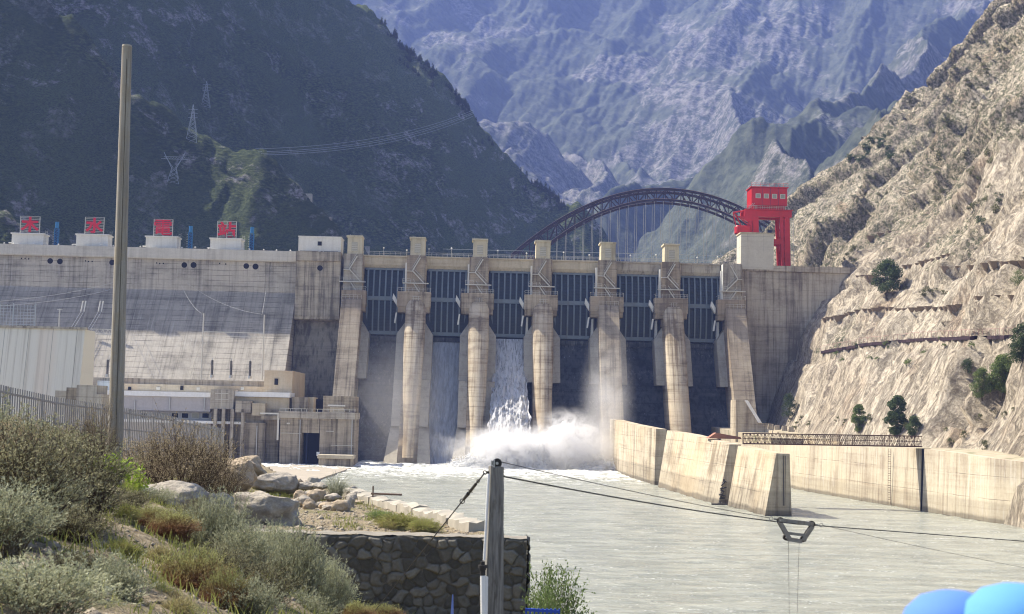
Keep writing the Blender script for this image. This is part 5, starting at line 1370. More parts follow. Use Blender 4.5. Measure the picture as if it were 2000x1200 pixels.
# ---- stone wall ----------------------------------------------------------
def stonem():
    s = NT('rubble masonry'); p = s.pos(); q = s.node('ShaderNodeVectorMath', operation='ADD', i_0=p, i_1=s.vscale(s.node('ShaderNodeTexNoise', i_Vector=p, i_Scale=3.0).outputs['Color'], (.12, .12, .12))).outputs[0]
    a = s.node('ShaderNodeAttribute', attribute_name='joint').outputs['Fac']; idn = s.node('ShaderNodeAttribute', attribute_name='stone').outputs['Fac']
    n = s.noise(p, 14, 6, .75); n2 = s.noise(p, 2.5, 5, .7)
    c = s.mix(idn, (.075, .07, .058), (.20, .185, .15)); c = s.mul(c, s.m1('ADD', .55, s.m1('MULTIPLY', n, .9)))
    c = s.mix(s.ramp(a, .10, .02), c, s.mix(s.ramp(n2, .4, .6), (.17, .155, .125), (.08, .072, .06)))
    c = s.mix(s.m1('MULTIPLY', s.ramp(n2, .52, .66), .6), c, (.09, .085, .075))
    s.bsdf(c, .95, s.bump(n, .6, .02), spec=.15); return s.m
M_stone = stonem()
def voronoi2(X, Z, seed, cell):
    gx = np.floor(X/cell).astype(np.int64); gz_ = np.floor(Z/cell).astype(np.int64); F1 = np.full(X.shape, 9.); F2 = np.full(X.shape, 9.); I = np.zeros(X.shape)
    for i in (-2, -1, 0, 1, 2):
        for j in (-2, -1, 0, 1, 2):
            cx = gx+i; cz = gz_+j; px = (cx+.12+.76*_h(cx, cz, seed))*cell; pz = (cz+.12+.76*_h(cx, cz, seed+1))*cell
            wgt = .75+.5*_h(cx, cz, seed+2); d = np.hypot(X-px, (Z-pz)*1.15)/cell*wgt; idv = _h(cx, cz, seed+3)
            new = d < F1; F2 = np.where(new, F1, np.minimum(F2, d)); I = np.where(new, idv, I); F1 = np.where(new, d, F1)
    return F1, F2, I
def add_attr(o, name, vals):
    at = o.data.attributes.new(name, 'FLOAT', 'POINT'); at.data.foreach_set('value', np.asarray(vals, dtype=np.float32).ravel())
sw = thing('stone_wall', 'low rubble stone retaining wall with pale mortar at the near river edge', 'wall', (0, 0, 0))
wx0, wx1, wzb = -6.4, P(1030, 1045, 32).x, 8.8
def stone_face(a, b, name, u0):
    "vertical stone sheet from plan point a to b"
    L_ = math.dist(a, b); us = np.arange(0, L_+.001, .018); zs = np.arange(wzb, ZT+.02, .018); U_, Z_ = np.meshgrid(us, zs, indexing='ij')
    F1, F2, I = voronoi2(U_+u0+.05*vn(U_*4, Z_*4, 3), Z_+.05*vn(U_*4, Z_*4, 4), 5, .235); e = F2-F1
    hgt = .075*np.clip(e*3.2, 0, 1)**.6*(.35+.9*I)+.012*fbm(U_*9, Z_*9, 3, 6); top = sstep(ZT-.07, ZT+.02, Z_)
    hgt = hgt*(1-top)-.02*top
    dx, dy = (b[0]-a[0])/L_, (b[1]-a[1])/L_; nx, ny = dy, -dx
    Zt = Z_+np.where(Z_ > ZT-.12, .035*fbm(U_*1.7, Z_*0, 3, 8), 0)
    V = np.stack([a[0]+dx*U_+nx*hgt, a[1]+dy*U_+ny*hgt, Zt], -1)
    o = mesh_np(name, V, grid_faces(len(us), len(zs)), M_stone, sw, True); add_attr(o, 'joint', e); add_attr(o, 'stone', I)
stone_face((wx0, 32), (wx1, 32), 'front_face', 0); stone_face((wx1, 32), (wx1, 33.3), 'end_face', 9)
us = np.arange(wx0, wx1+.01, .06); vs = np.arange(31.99, 32.72, .06); U_, V_ = np.meshgrid(us, vs, indexing='ij')
tp = mesh_np('top', np.stack([U_, V_, ZT+.015+.03*fbm(U_*2, V_*2, 4, 12)], -1), grid_faces(len(us), len(vs)), plain('dusty wall top', (.22, .20, .165), .95, 0, .4, 3, .5), sw, True)
# pale curb along the terrace edge
cb = thing('curb', 'pale broken concrete curb edging the gravel terrace above the river', 'curb', (0, 0, 0)); d_ = (curb_b-curb_a); n_ = 9
M_curb = plain('chalky curb concrete', (.36, .33, .27), .95, 0, .4, 2.2, .6)
for k in range(n_):
    a = curb_a+d_*(k+.02)/n_; b = curb_a+d_*(k+.98)/n_; side = Vector((-d_.y, d_.x, 0)).normalized()*-.42; h = random.uniform(.12, .24)
    if (side.x > 0): side = -side
    m = MB(); nn = 8; rg = []
    for j in range(nn+1):
        q = a.lerp(b, j/nn); r1, r2 = random.uniform(-.04, .04), random.uniform(-.04, .04)
        rg.append([q+Vector((.05+r1, 0, -.6)), q+Vector((.02+r1, 0, h+r2)), q+side*.5+Vector((0, 0, h+r1)), q+side+Vector((r2, 0, h*.8+r2)), q+side+Vector((0, 0, -.5))])
    m.sections(rg).build('curb_block', M_curb, cb)
solo(MB().tube((0, 0, 0), (0, 0, .42), .022).tube((-.05, 0, .2), (.85, -.2, .2), .03), 'pipe_stub', plain('rusty pipe', (.12, .08, .06), .8), 'short rusty pipe standing in the gap of the curb', 'pipe', loc=G(728, 978, ZT+.05))

# ---- boulders ------------------------------------------------------------
def rockm(name, c1, c2):
    s = NT(name); p = s.obj(); n = s.noise(p, 3.2, 8, .72, .3); n2 = s.noise(p, 14, 6, .8); c = s.mix(s.ramp(n, .35, .65), c1, c2); c = s.mul(c, s.m1('ADD', .65, s.m1('MULTIPLY', n2, .7)))
    s.bsdf(c, .98, s.bump(s.m1('ADD', s.m1('MULTIPLY', n, 2), n2), .9, .05), spec=.1); return s.m
M_rk = rockm('granite boulder', (.50, .45, .37), (.30, .27, .23)); M_rk2 = rockm('ochre boulder', (.52, .42, .30), (.32, .26, .19)); M_rk3 = rockm('grey boulder', (.34, .33, .30), (.20, .19, .17))
def boulder(px, pyb, D, wpx, hpx, label, seed, mat=M_rk, blocky=.0, depth=.8, z=None, cat='boulder', group=None, tilt=0):
    q = P(px, pyb, D); s = D/FPX; w, h = wpx*s, hpx*s; bm = bmesh.new(); bmesh.ops.create_icosphere(bm, subdivisions=5 if wpx > 60 else 4, radius=1)
    rd = random.Random(seed); off = Vector((seed*7.3, seed*3.1, 0))
    planes = [(Vector((rd.gauss(0, 1), rd.gauss(0, 1), rd.gauss(0, 1))).normalized(), rd.uniform(.62, .85)) for _ in range(9)]
    for v in bm.verts:
        c = v.co.copy()
        if blocky: m_ = max(abs(c.x), abs(c.y), abs(c.z)); c = c.lerp(c/m_*.86, blocky)
        for n, dd in planes:
            e = c.dot(n)-dd
            if e > 0: c -= n*e*.9
        f = mnoise.fractal(c*1.6+off, .9, 2.1, 6)*.16+mnoise.fractal(c*6+off, .8, 2, 4)*.035
        v.co = c*(1+f)
    zs = [v.co.z for v in bm.verts]; xs_ = [v.co.x for v in bm.verts]; sx = w/(max(xs_)-min(xs_)); sz = h*1.12/(max(zs)-min(zs)); z0 = min(zs)
    for v in bm.verts: v.co = Vector((v.co.x*sx, v.co.y*sx*depth, (v.co.z-z0)*sz-.12*h))
    me = bpy.data.meshes.new('boulder'); bm.to_mesh(me); bm.free(); me.materials.append(mat)
    for f_ in me.polygons: f_.use_smooth = True
    o = bpy.data.objects.new('boulder' if wpx > 40 else 'rock', me); COL.objects.link(o); o.location = q; o.rotation_euler = (0, tilt, 0)
    o.location.z = q.z
    return tag(o, label, cat, group)
boulder(518, 1040, 35, 136, 80, 'large squarish grey boulder sitting on the stone wall end', 1, M_rk, .75)
boulder(335, 995, 31, 140, 56, 'broad pale boulder with a jagged top left of the squarish one', 2, M_rk)
boulder(420, 1020, 33, 80, 58, 'grey boulder wedged between the jagged and the squarish boulders', 3, M_rk3)
boulder(538, 966, 46, 92, 44, 'smooth sunlit boulder just above the squarish one', 4, M_rk, .2)
boulder(466, 960, 43, 70, 64, 'ochre boulder half hidden behind the brown twiggy bush', 5, M_rk2)
boulder(480, 930, 48, 90, 40, 'pale flat boulder below the dark wing wall', 6, M_rk2)
boulder(157, 950, 27, 60, 26, 'flat pale slab lying in the scrub left of the bare pole', 7, M_rk, .5)
boulder(250, 1098, 16.8, 36, 36, 'fist shaped grey rock beside the grassy gap', 8, M_rk3, cat='rock'); boulder(268, 1118, 16, 44, 30, 'pale rounded rock just below the fist shaped one', 9, M_rk, cat='rock')
boulder(222, 1136, 15.2, 40, 30, 'brown tilted stone like a broken log in the grass', 10, M_rk3, .6, cat='rock', tilt=.5); boulder(284, 1188, 12.6, 30, 26, 'small white stone lowest on the grassy slope', 11, rockm('white stone', (.70, .69, .66), (.5, .49, .46)), cat='rock')
boulder(228, 1080, 17.5, 26, 18, 'dark small rock at the top of the grassy gap', 12, M_rk3, cat='rock')
rd = random.Random(3)
for k in range(26):
    px = rd.uniform(575, 700); py = rd.uniform(948, 992) if px < 660 else rd.uniform(960, 1000); D = (HC-ZT)/(py-808-.0236*(px-1000))*FPX*1.0 if py > 950 else 46
    boulder(px, py+6, max(36, min(49, D)), rd.uniform(16, 40), rd.uniform(10, 26), 'pale loose rubble stone at the far end of the gravel terrace', 60+k, rd.choice([M_rk, M_rk2, M_rk]), cat='rubble stone', group='rubble on the far end of the terrace')
# gravel and pebbles: uncountable
N = 9000; rng = np.random.default_rng(4); gx = rng.uniform(-7.5, 0, N); gy = rng.uniform(32.9, 50, N)
cx = curb_a.x+(gy-curb_a.y)*(curb_b.x-curb_a.x)/(curb_b.y-curb_a.y); ok = gx < cx-.35; gx, gy = gx[ok], gy[ok]
gx2 = rng.uniform(-6.5, -2.5, 1500); gy2 = rng.uniform(10, 22, 1500); gx = np.append(gx, gx2); gy = np.append(gy, gy2); gzv = ground_z(gx, gy); s = rng.uniform(.012, .05, len(gx))*(1+(rng.random(len(gx)) > .97)*1.5)
octv = np.array([(1, 0, 0), (0, 1, 0), (-1, 0, 0), (0, -1, 0), (0, 0, .7), (0, 0, -.7)], float); octf = np.array([(0, 1, 4), (1, 2, 4), (2, 3, 4), (3, 0, 4), (1, 0, 5), (2, 1, 5), (3, 2, 5), (0, 3, 5)])
V = (octv[None]*(s[:, None, None]*rng.uniform(.6, 1.3, (len(gx), 6, 1)))+np.stack([gx, gy, gzv], 1)[:, None]); F = (octf[None]+np.arange(len(gx))[:, None, None]*6).reshape(-1, 3)
tag(mesh_np('gravel', V.reshape(-1, 3), F, rockm('gravel stones', (.46, .40, .31), (.28, .24, .19))), kind='stuff')

# ---- shrubs --------------------------------------------------------------
def ribbons(Pts, W, rng):
    "Pts: (n, k, 3) polylines; W: (n, k) widths -> quads"
    n, k, _ = Pts.shape; T = np.diff(Pts, axis=1, append=Pts[:, -1:]+(Pts[:, -1:]-Pts[:, -2:-1])); side = np.cross(T, rng.normal(size=(n, 1, 3))); side /= np.linalg.norm(side, axis=2)[..., None]+1e-9
    side2 = np.cross(T, side); side2 /= np.linalg.norm(side2, axis=2)[..., None]+1e-9
    out_v = []; out_f = []
    for sd in (side, side2):
        V = np.stack([Pts-sd*W[..., None]/2, Pts+sd*W[..., None]/2], 2).reshape(n, 2*k, 3); b = sum(len(v) for v in out_v)
        i = np.arange(n)[:, None]*2*k+np.arange(k-1)[None]*2; out_f.append((np.stack([i, i+1, i+3, i+2], -1)+b).reshape(-1, 4)); out_v.append(V.reshape(-1, 3))
    return np.concatenate(out_v), np.concatenate(out_f)
def stems(n, h, w, rng, k=7, curve=.35, spread=.18, hvar=.35, jit=.02, dome=.5):
    a = rng.random(n)*2*np.pi; r = rng.random(n)**.5; B = np.stack([np.cos(a)*r*w*spread, np.sin(a)*r*w*spread, -.03+0*a], 1)
    a2 = a+rng.normal(0, .5, n); r2 = np.clip(r*rng.uniform(.7, 1.15, n), 0, 1.1); T = np.stack([np.cos(a2)*r2*w/2, np.sin(a2)*r2*w/2, h*(1-dome*r2**2)*(1-hvar*rng.random(n))], 1)
    M = (B+T)/2+np.stack([-np.cos(a2)*r2*w*curve*.3, -np.sin(a2)*r2*w*curve*.3, h*curve*.3*np.ones(n)], 1)
    t = np.linspace(0, 1, k)[None, :, None]; Pn = B[:, None]*(1-t)**2+2*M[:, None]*t*(1-t)+T[:, None]*t**2
    return Pn+rng.normal(0, jit*h, Pn.shape)*t
def sub(Pn, per, ln, rng, t0=.25, up=.35, k=4):
    n, kk, _ = Pn.shape; idx = np.repeat(np.arange(n), per); t = rng.uniform(t0, 1, len(idx))*(kk-1.001); i = t.astype(int); f = (t-i)[:, None]
    A = Pn[idx, i]*(1-f)+Pn[idx, i+1]*f; D = Pn[idx, i+1]-Pn[idx, i]; D /= np.linalg.norm(D, axis=1)[:, None]+1e-9
    d = D*.8+rng.normal(0, .6, A.shape); d[:, 2] += up; d /= np.linalg.norm(d, axis=1)[:, None]; L_ = ln*rng.uniform(.5, 1.2, len(idx))[:, None]
    u = np.linspace(0, 1, k)[None, :, None]; return A[:, None]+d[:, None]*L_[:, None]*u+rng.normal(0, .05, (len(idx), k, 3))*L_[:, None]*u
def leaves(Pn, per, ln, wd, rng, t0=.15, along=.6, up=.2):
    n, kk, _ = Pn.shape; idx = np.repeat(np.arange(n), per); t = (t0+(1-t0)*rng.random(len(idx)))*(kk-1.001); i = t.astype(int); f = (t-i)[:, None]
    A = Pn[idx, i]*(1-f)+Pn[idx, i+1]*f; D = Pn[idx, i+1]-Pn[idx, i]; D /= np.linalg.norm(D, axis=1)[:, None]+1e-9
    d = D*along+rng.normal(0, .5, A.shape); d[:, 2] += up; d /= np.linalg.norm(d, axis=1)[:, None]; sd = np.cross(d, rng.normal(size=A.shape)); sd /= np.linalg.norm(sd, axis=1)[:, None]
    L_ = ln*rng.uniform(.6, 1.3, len(idx))[:, None]; W = wd*rng.uniform(.7, 1.3, len(idx))[:, None]
    V = np.stack([A, A+d*L_*.5+sd*W/2, A+d*L_, A+d*L_*.5-sd*W/2], 1).reshape(-1, 3); return V, np.arange(len(V)).reshape(-1, 4)
def wid(Pn, a, b): k = Pn.shape[1]; return np.repeat(np.linspace(a, b, k)[None], Pn.shape[0], 0)
M_stemg = plain('grey brown stems', (.20, .16, .11), .95, 0, .3); M_stemd = plain('dark twigs', (.10, .07, .05), .95, 0, .3); M_stemr = plain('reddish twigs', (.22, .11, .075), .95, 0, .3)
M_sage = leafm('grey green sage leaves', (.24, .25, .15), (.46, .47, .32), 5, .3); M_sage2 = leafm('olive sage leaves', (.17, .165, .09), (.36, .345, .21), 5, .3)
M_dry = leafm('dry seed heads', (.33, .27, .16), (.58, .48, .31), 6, .25); M_lime = leafm('lime leaves', (.20, .30, .04), (.42, .52, .10), 6, .4)
M_tuss = leafm('rust to green tussock', (.22, .12, .07), (.30, .19, .10), 5, .3, tip=(.33, .34, .14), tipz=(.35, .7)); M_green = leafm('bright small leaves', (.10, .16, .05), (.26, .33, .12), 5, .35)
M_grassy = leafm('straw grass', (.33, .29, .14), (.50, .45, .25), 5, .3); M_yel = leafm('yellow green grass', (.24, .27, .07), (.44, .44, .16), 4, .3); M_pgrass = leafm('pale wiry grass', (.32, .34, .24), (.50, .50, .38), 4, .3)
def make_shrub(kind, h, w, seed):
    rng = np.random.default_rng(seed); k = max(h, .5)
    if kind == 'sage':
        S = stems(150, h, w, rng, 7, .35, .22, .35); S2 = sub(S, 6, h*.26, rng, .3, .5); sv = ribbons(S, wid(S, .012, .004), rng); lv = leaves(S2, 13, .045*k**.5, .010, rng, .05, .9, .5); l2 = leaves(S, 20, .04, .010, rng, .3, .8, .4)
        return sv, join(lv, l2), M_stemg, M_sage
    if kind == 'olive':
        S = stems(120, h, w, rng, 7, .3, .18, .4, .035); S2 = sub(S, 7, h*.28, rng, .2, .25); sv = join(ribbons(S, wid(S, .014, .004), rng), ribbons(S2, wid(S2, .004, .002), rng)); lv = leaves(S2, 11, .034, .013, rng, .1, .5, .2)
        return sv, lv, M_stemd, M_sage2
    if kind == 'twig':
        S = stems(70, h, w, rng, 8, .3, .12, .3, .04, .45); S2 = sub(S, 9, h*.30, rng, .2, .35, 5); S3 = sub(S2, 4, h*.11, rng, .2, .4, 3)
        sv = join(join(ribbons(S, wid(S, .022, .006), rng), ribbons(S2, wid(S2, .007, .003), rng)), ribbons(S3, wid(S3, .004, .003), rng)); lv = leaves(S3, 5, .03, .016, rng, .2, .4, .2)
        return sv, lv, M_stemd, M_dry
    if kind == 'tuss':
        S = stems(520, h, w, rng, 6, .5, .30, .35, .015, .55); S2 = sub(S, 2, h*.2, rng, .4, .6); sv = ribbons(S, wid(S, .008, .003), rng); lv = join(leaves(S, 22, .05, .007, rng, .1, 1.2, .4), leaves(S2, 8, .04, .007, rng, .1, 1.0, .4))
        return sv, lv, M_stemr, M_tuss
    if kind == 'lime':
        S = stems(26, h, w, rng, 7, .3, .15, .4, .03); S2 = sub(S, 8, h*.22, rng, .2, .3); sv = ribbons(join3(S), wid(S, .014, .005), rng); lv = leaves(S2, 9, .075, .038, rng, .1, .5, .2)
        return sv, lv, M_stemg, M_lime
    if kind == 'green':
        S = stems(110, h, w, rng, 7, .3, .25, .45, .03, .35); S2 = sub(S, 7, h*.2, rng, .25, .4); sv = ribbons(S, wid(S, .012, .004), rng); lv = leaves(S2, 8, .045, .022, rng, .1, .6, .3)
        return sv, lv, M_stemg, M_green
    if kind in ('grass', 'yellow', 'wiry'):
        n = {'grass': 420, 'yellow': 520, 'wiry': 170}[kind]; S = stems(n, h, w, rng, 6, .55, .35 if kind != 'wiry' else .12, .5, .01, .5); S[:, :, 2] -= 0; t = np.linspace(0, 1, 6)[None, :]; S[:, :, 2] -= h*.22*t**3*(rng.random(n)[:, None])
        g = ribbons(S, wid(S, .013, .003), rng); e = leaves(S, 6, .05, .008, rng, .5, 1.2, .2)
        return g, e, (M_pgrass if kind == 'wiry' else M_grassy), {'grass': M_grassy, 'yellow': M_yel, 'wiry': M_pgrass}[kind]
def join(a, b): return np.concatenate([a[0], b[0]]), np.concatenate([a[1], b[1]+len(a[0])])
def join3(a): return a
protos = {}
def shrub(px, pyb, D, hpx, wpx, kind, label, seed, cat='shrub', group=None, name=None):
    s = D/FPX; h, w = hpx*s, wpx*s; q = P(px, pyb, D); z = max(min(q.z, gz(q.x, D)+.05), gz(q.x, D)-.4); h += max(0, q.z-z)*.8; z = gz(q.x, D)-.02 if pyb < 1190 else z
    top = P(px, pyb-hpx, D).z; h = max(.25, top-z)
    o = thing(name or ('grass_tuft' if kind in ('grass', 'yellow', 'wiry') else 'shrub'), label, cat, (q.x, D, z), 0, group)
    key = (kind, seed % 3)
    if key not in protos:
        ref = {'sage': (1.0, 1.3), 'olive': (1.1, 1.5), 'twig': (1.8, 2.8), 'tuss': (.8, 1.1), 'lime': (1.1, 1.1), 'green': (1.2, 1.4), 'grass': (.5, .8), 'yellow': (.4, .8), 'wiry': (1.0, 1.2)}[kind]
        sv, lv, m1, m2 = make_shrub(kind, ref[0], ref[1], 900+seed)
        a = mesh_np('stems', sv[0], sv[1], m1, o); b = mesh_np('foliage', lv[0], lv[1], m2, o); protos[key] = (a.data, b.data, ref)
    else:
        for nm, k in (('stems', 0), ('foliage', 1)):
            c = bpy.data.objects.new(nm, protos[key][k]); COL.objects.link(c); c.parent = o
    ref = protos[key][2]; o.scale = (w/ref[1], w/ref[1]*.9, h/ref[0]); o.rotation_euler = (0, 0, seed*1.3)
    return o
SH = [
 (30, 1075, 13, 250, 330, 'olive', 'big dense olive shrub filling the left edge', 1), (150, 1040, 16.5, 190, 230, 'olive', 'olive shrub right of the big one at the left edge', 2),
 (-10, 950, 19, 150, 240, 'sage', 'grey green shrub at the left edge below the railing', 3), (70, 935, 24, 110, 200, 'olive', 'brownish shrub below the left end of the railing', 4),
 (55, 1225, 9.6, 130, 330, 'sage', 'pale feathery shrub in the lower left corner', 5), (205, 1200, 11.4, 110, 180, 'sage', 'green shrub just right of the pale feathery corner shrub', 6),
 (-20, 1140, 11.5, 190, 260, 'sage', 'tall grey shrub at the left edge above the feathery corner shrub', 7), (130, 1120, 14, 130, 200, 'olive', 'dark shrub above the green one in the lower left', 8),
 (365, 985, 34, 150, 215, 'twig', 'large brown twiggy bush behind the jagged boulder', 9), (300, 965, 37, 110, 150, 'twig', 'brown twiggy bush just right of the bare pole', 10),
 (425, 985, 36, 110, 130, 'twig', 'brown twiggy bush leaning towards the dark wing wall', 11), (188, 905, 31, 110, 80, 'twig', 'thin tall twiggy bush just left of the bare pole', 12),
 (110, 910, 33, 75, 150, 'twig', 'low brown bush in front of the railing', 13), (208, 995, 24, 105, 110, 'lime', 'bright lime leafed sapling at the foot of the bare pole', 14),
 (262, 975, 27, 70, 70, 'lime', 'small lime leafed sapling right of the bare pole', 15), (190, 1065, 18.5, 80, 150, 'olive', 'low dark shrub under the lime sapling', 16),
 (255, 1035, 21, 75, 100, 'olive', 'small dark shrub between the lime sapling and the boulders', 17),
 (372, 1195, 14.6, 125, 190, 'tuss', 'round rust and green tussock bush in the middle of the slope', 18), (440, 1215, 14, 100, 120, 'tuss', 'rusty tussock bush right of the round one', 19),
 (290, 1075, 19, 85, 95, 'tuss', 'brown grassy tussock above the grey rocks', 20), (335, 1085, 18.5, 85, 110, 'tuss', 'yellowish tussock left of the silvery shrub', 21),
 (415, 1090, 19.5, 125, 140, 'sage', 'silvery open shrub below the grey boulder', 22), (470, 1125, 18.5, 100, 150, 'sage', 'silvery shrub between the tussock and the stone wall', 23),
 (575, 1205, 22, 165, 150, 'sage', 'tall pale sage bush against the stone wall', 24), (640, 1215, 22.5, 115, 110, 'sage', 'smaller sage bush right of the tall one against the stone wall', 25),
 (505, 1215, 17, 120, 170, 'olive', 'olive bush at the bottom left of the tall sage bush', 26), (585, 1230, 18, 75, 130, 'sage', 'low sage bush at the bottom edge', 27),
 (655, 985, 46, 72, 92, 'wiry', 'pale wiry grass clump in front of the small concrete box', 28), (1085, 1235, 30, 125, 125, 'green', 'leafy green bush right of the stone wall end', 29),
 (1062, 1225, 29, 90, 60, 'green', 'low green bush tight against the stone wall end', 30), (775, 1040, 34.5, 42, 100, 'yellow', 'yellow green grass clump on the terrace, left of two', 31), (828, 1042, 33.8, 34, 70, 'yellow', 'yellow green grass clump on the terrace by the curb, right of two', 32),
 (740, 1030, 38, 30, 60, 'green', 'small green weed beside the curb', 33), (745, 1215, 27.5, 34, 90, 'tuss', 'dry reddish grass at the foot of the stone wall', 34),
 (345, 1215, 12.2, 60, 90, 'grass', 'straw grass clump at the bottom edge below the tussock', 35), (255, 1215, 11.4, 45, 90, 'grass', 'straw grass clump at the bottom edge left of the white stone', 36),
 (245, 1060, 18.4, 42, 60, 'yellow', 'green grass clump at the top of the grassy gap', 37), (235, 1160, 14.2, 34, 90, 'yellow', 'green grass clump beside the brown tilted stone', 38), (310, 1130, 15.6, 30, 70, 'grass', 'straw grass clump right of the pale rounded rock', 39),
 (60, 905, 38, 60, 130, 'sage', 'grey shrub close under the railing at left', 40), (330, 905, 50, 50, 140, 'twig', 'distant brown bush behind the twiggy bushes', 41), (165, 985, 21, 80, 110, 'grass', 'straw grass left of the lime sapling', 42)]
SH += [(100, 1010, 19, 130, 170, 'olive', 'round olive shrub between the railing and the big left shrub', 43), (300, 1010, 24, 55, 90, 'sage', 'small silvery shrub below the jagged boulder', 44), (360, 1060, 21, 80, 110, 'olive', 'olive bush under the wedged grey boulder', 45),
 (430, 1150, 16.5, 90, 130, 'olive', 'dark olive bush behind the rusty tussock', 46), (530, 1140, 23, 110, 130, 'sage', 'silvery bush at the left end of the stone wall', 47), (300, 1200, 13, 60, 110, 'tuss', 'low rusty tussock above the white stone', 48), (150, 1185, 12, 90, 130, 'olive', 'dark olive bush inside the lower left thicket', 49),
 (90, 1080, 15, 160, 180, 'sage', 'grey green bush in front of the big olive one at left', 50), (610, 1170, 25, 85, 110, 'sage', 'small sage bush high against the stone wall', 51), (690, 1225, 24, 50, 100, 'tuss', 'dry tussock at the bottom edge before the stone wall', 52), (20, 1000, 17, 170, 200, 'twig', 'brown twigs rising out of the left thicket', 53), (480, 1225, 14, 90, 150, 'sage', 'sage bush at the bottom edge in the middle of the slope', 54)]
for (px, py, D, hp, wp, kd, lab, sd) in SH: shrub(px, py, D, hp*1.06, wp*1.15, kd, lab, sd, 'grass' if kd in ('grass', 'yellow', 'wiry') else 'shrub')
# short grass and weeds: uncountable
rng = np.random.default_rng(12); N = 45000; x = rng.uniform(-9, 1, N); y = 9+rng.random(N)**.8*40; cxl = curb_a.x+(y-curb_a.y)*(curb_b.x-curb_a.x)/(curb_b.y-curb_a.y)
dens = vn(x/1.1, y/1.4, 44); ok = (dens > np.where((y > 32) & (x > -6.5), .42, -.15)) & ((y < 31.5) | (x < cxl-.5)) & ((y < 31.7) | (y > 32.9) | (x < -6)); x, y = x[ok], y[ok]; n = len(x)
z = ground_z(x, y); k = 4; hgt = rng.uniform(.04, .17, n)*(1+.5*dens[ok]); a = rng.random(n)*6.28; lean = hgt*rng.uniform(.1, .7, n); t = np.linspace(0, 1, k)[None]
Pn = np.stack([x[:, None]+np.cos(a)[:, None]*lean[:, None]*t**1.6, y[:, None]+np.sin(a)[:, None]*lean[:, None]*t**1.6, z[:, None]-.01+hgt[:, None]*t], -1)
gv, gf = ribbons(Pn, wid(Pn, .014, .003), rng); tag(mesh_np('grass', gv, gf, M_yel), kind='stuff')

# ---- bare pole, post, cable, trolley ------------------------------------
def polem():
    s = NT('weathered concrete pole'); p = s.obj(); st = s.noise(s.vscale(p, (14, 14, .5)), 1, 6, .7); b = s.noise(p, 1.5, 6, .7); f = s.noise(p, 30, 4, .8)
    x = s.sep(p)[0]; c = s.mix(s.ramp(st, .38, .64), (.36, .34, .29), (.22, .20, .17)); c = s.mix(s.m1('MULTIPLY', s.ramp(b, .45, .65), .6), c, (.30, .25, .17)); c = s.mul(c, s.m1('ADD', .8, s.m1('MULTIPLY', f, .4)))
    s.bsdf(c, .85, s.bump(s.m1('ADD', st, f), .4, .01), spec=.25); return s.m
a = P(223, 948, 32); b = P(248, 92, 32)
pl = thing('bare_pole', 'tall bare tapering pole standing in the scrub at left', 'pole', tuple(a-Vector((0, 0, .4))))
MB().tube((0, 0, 0), b-a+Vector((0, 0, .4)), 15.5*32/FPX, 9.6*32/FPX, 28).build('shaft', polem(), pl, smooth=False); MB().tube(b-a+Vector((0, 0, .4)), b-a+Vector((0, 0, .44)), 10*32/FPX, 9.2*32/FPX, 28).build('cap', M_curb, pl)
m = MB(); u = (b-a); e_ = Vector((.3, -.95, 0)).normalized(); m.bar(e_*(15.6*32/FPX)*1.0+u*.02, e_*(10.1*32/FPX)+u*.97+Vector((0, 0, .4)), .014, .006); m.build('seam', plain('dark seam', (.10, .09, .07), .9), pl)
def woodm():
    s = NT('grey weathered timber'); p = s.obj(); st = s.noise(s.vscale(p, (40, 40, 2.2)), 1, 7, .7, .6); b = s.noise(s.vscale(p, (6, 6, 2)), 1, 5, .65)
    c = s.mix(s.ramp(st, .36, .64), (.27, .26, .24), (.12, .115, .105)); c = s.mix(s.m1('MULTIPLY', s.ramp(b, .56, .68), .8), c, (.055, .045, .035)); s.bsdf(c, .95, s.bump(st, .8, .01), spec=.1); return s.m
Dp = 12.; sp = Dp/FPX; pt = P(969, 912, Dp); pb_ = P(961, 1215, Dp)
ps = thing('wooden_post', 'weathered square timber post with a pulley on top at the near river edge', 'post', (pb_.x, Dp, gz(pb_.x, Dp)-.3)); zt_ = pt.z-ps.location.z; zb_ = pb_.z-ps.location.z
m = MB(); rings = []; rr = random.Random(2)
for k in range(30):
    u = k/29.; z = u*zt_; cx_ = (pt.x-pb_.x)*max(0, (z-zb_)/(zt_-zb_)); v_ = max(0, min(1, (z-zb_)/(zt_-zb_))); hw = (21-7*v_)*sp; ang = .22
    ring = []
    for (sx, sy) in ((-1, -1), (-.3, -1.06), (.35, -1.02), (1, -1), (1.03, 0), (1, 1), (-1, 1), (-1.04, 0)):
        w_ = hw*(1+rr.uniform(-.03, .03)); ring.append((cx_+(sx*math.cos(ang)-sy*math.sin(ang))*w_*.9, (sx*math.sin(ang)+sy*math.cos(ang))*w_*.9, z+(rr.uniform(-.01, .01) if k == 29 else 0)))
    rings.append(ring)
m.sections(rings).build('timber', woodm(), ps)
Lp = lambda px, py, D=Dp: P(px, py, D)-ps.location
M_iron = plain('dark wrought iron', (.045, .042, .04), .6, .5, .3, 8, .2); M_conduit = plain('white plastic conduit', (.72, .72, .70), .4)
c = Lp(971, 905); MB().tube(c+Vector((0, -.035, 0)), c+Vector((0, .035, 0)), .038, n=20).build('pulley_wheel', M_iron, ps); MB().box(c.x-.03, c.x-.018, -.05, .05, c.z-.06, c.z+.03).box(c.x-.05, c.x-.03, -.02, .02, c.z-.02, c.z+.02).tube(c+Vector((0, -.05, 0)), c+Vector((0, .05, 0)), .012).build('pulley_bracket', M_metal, ps)
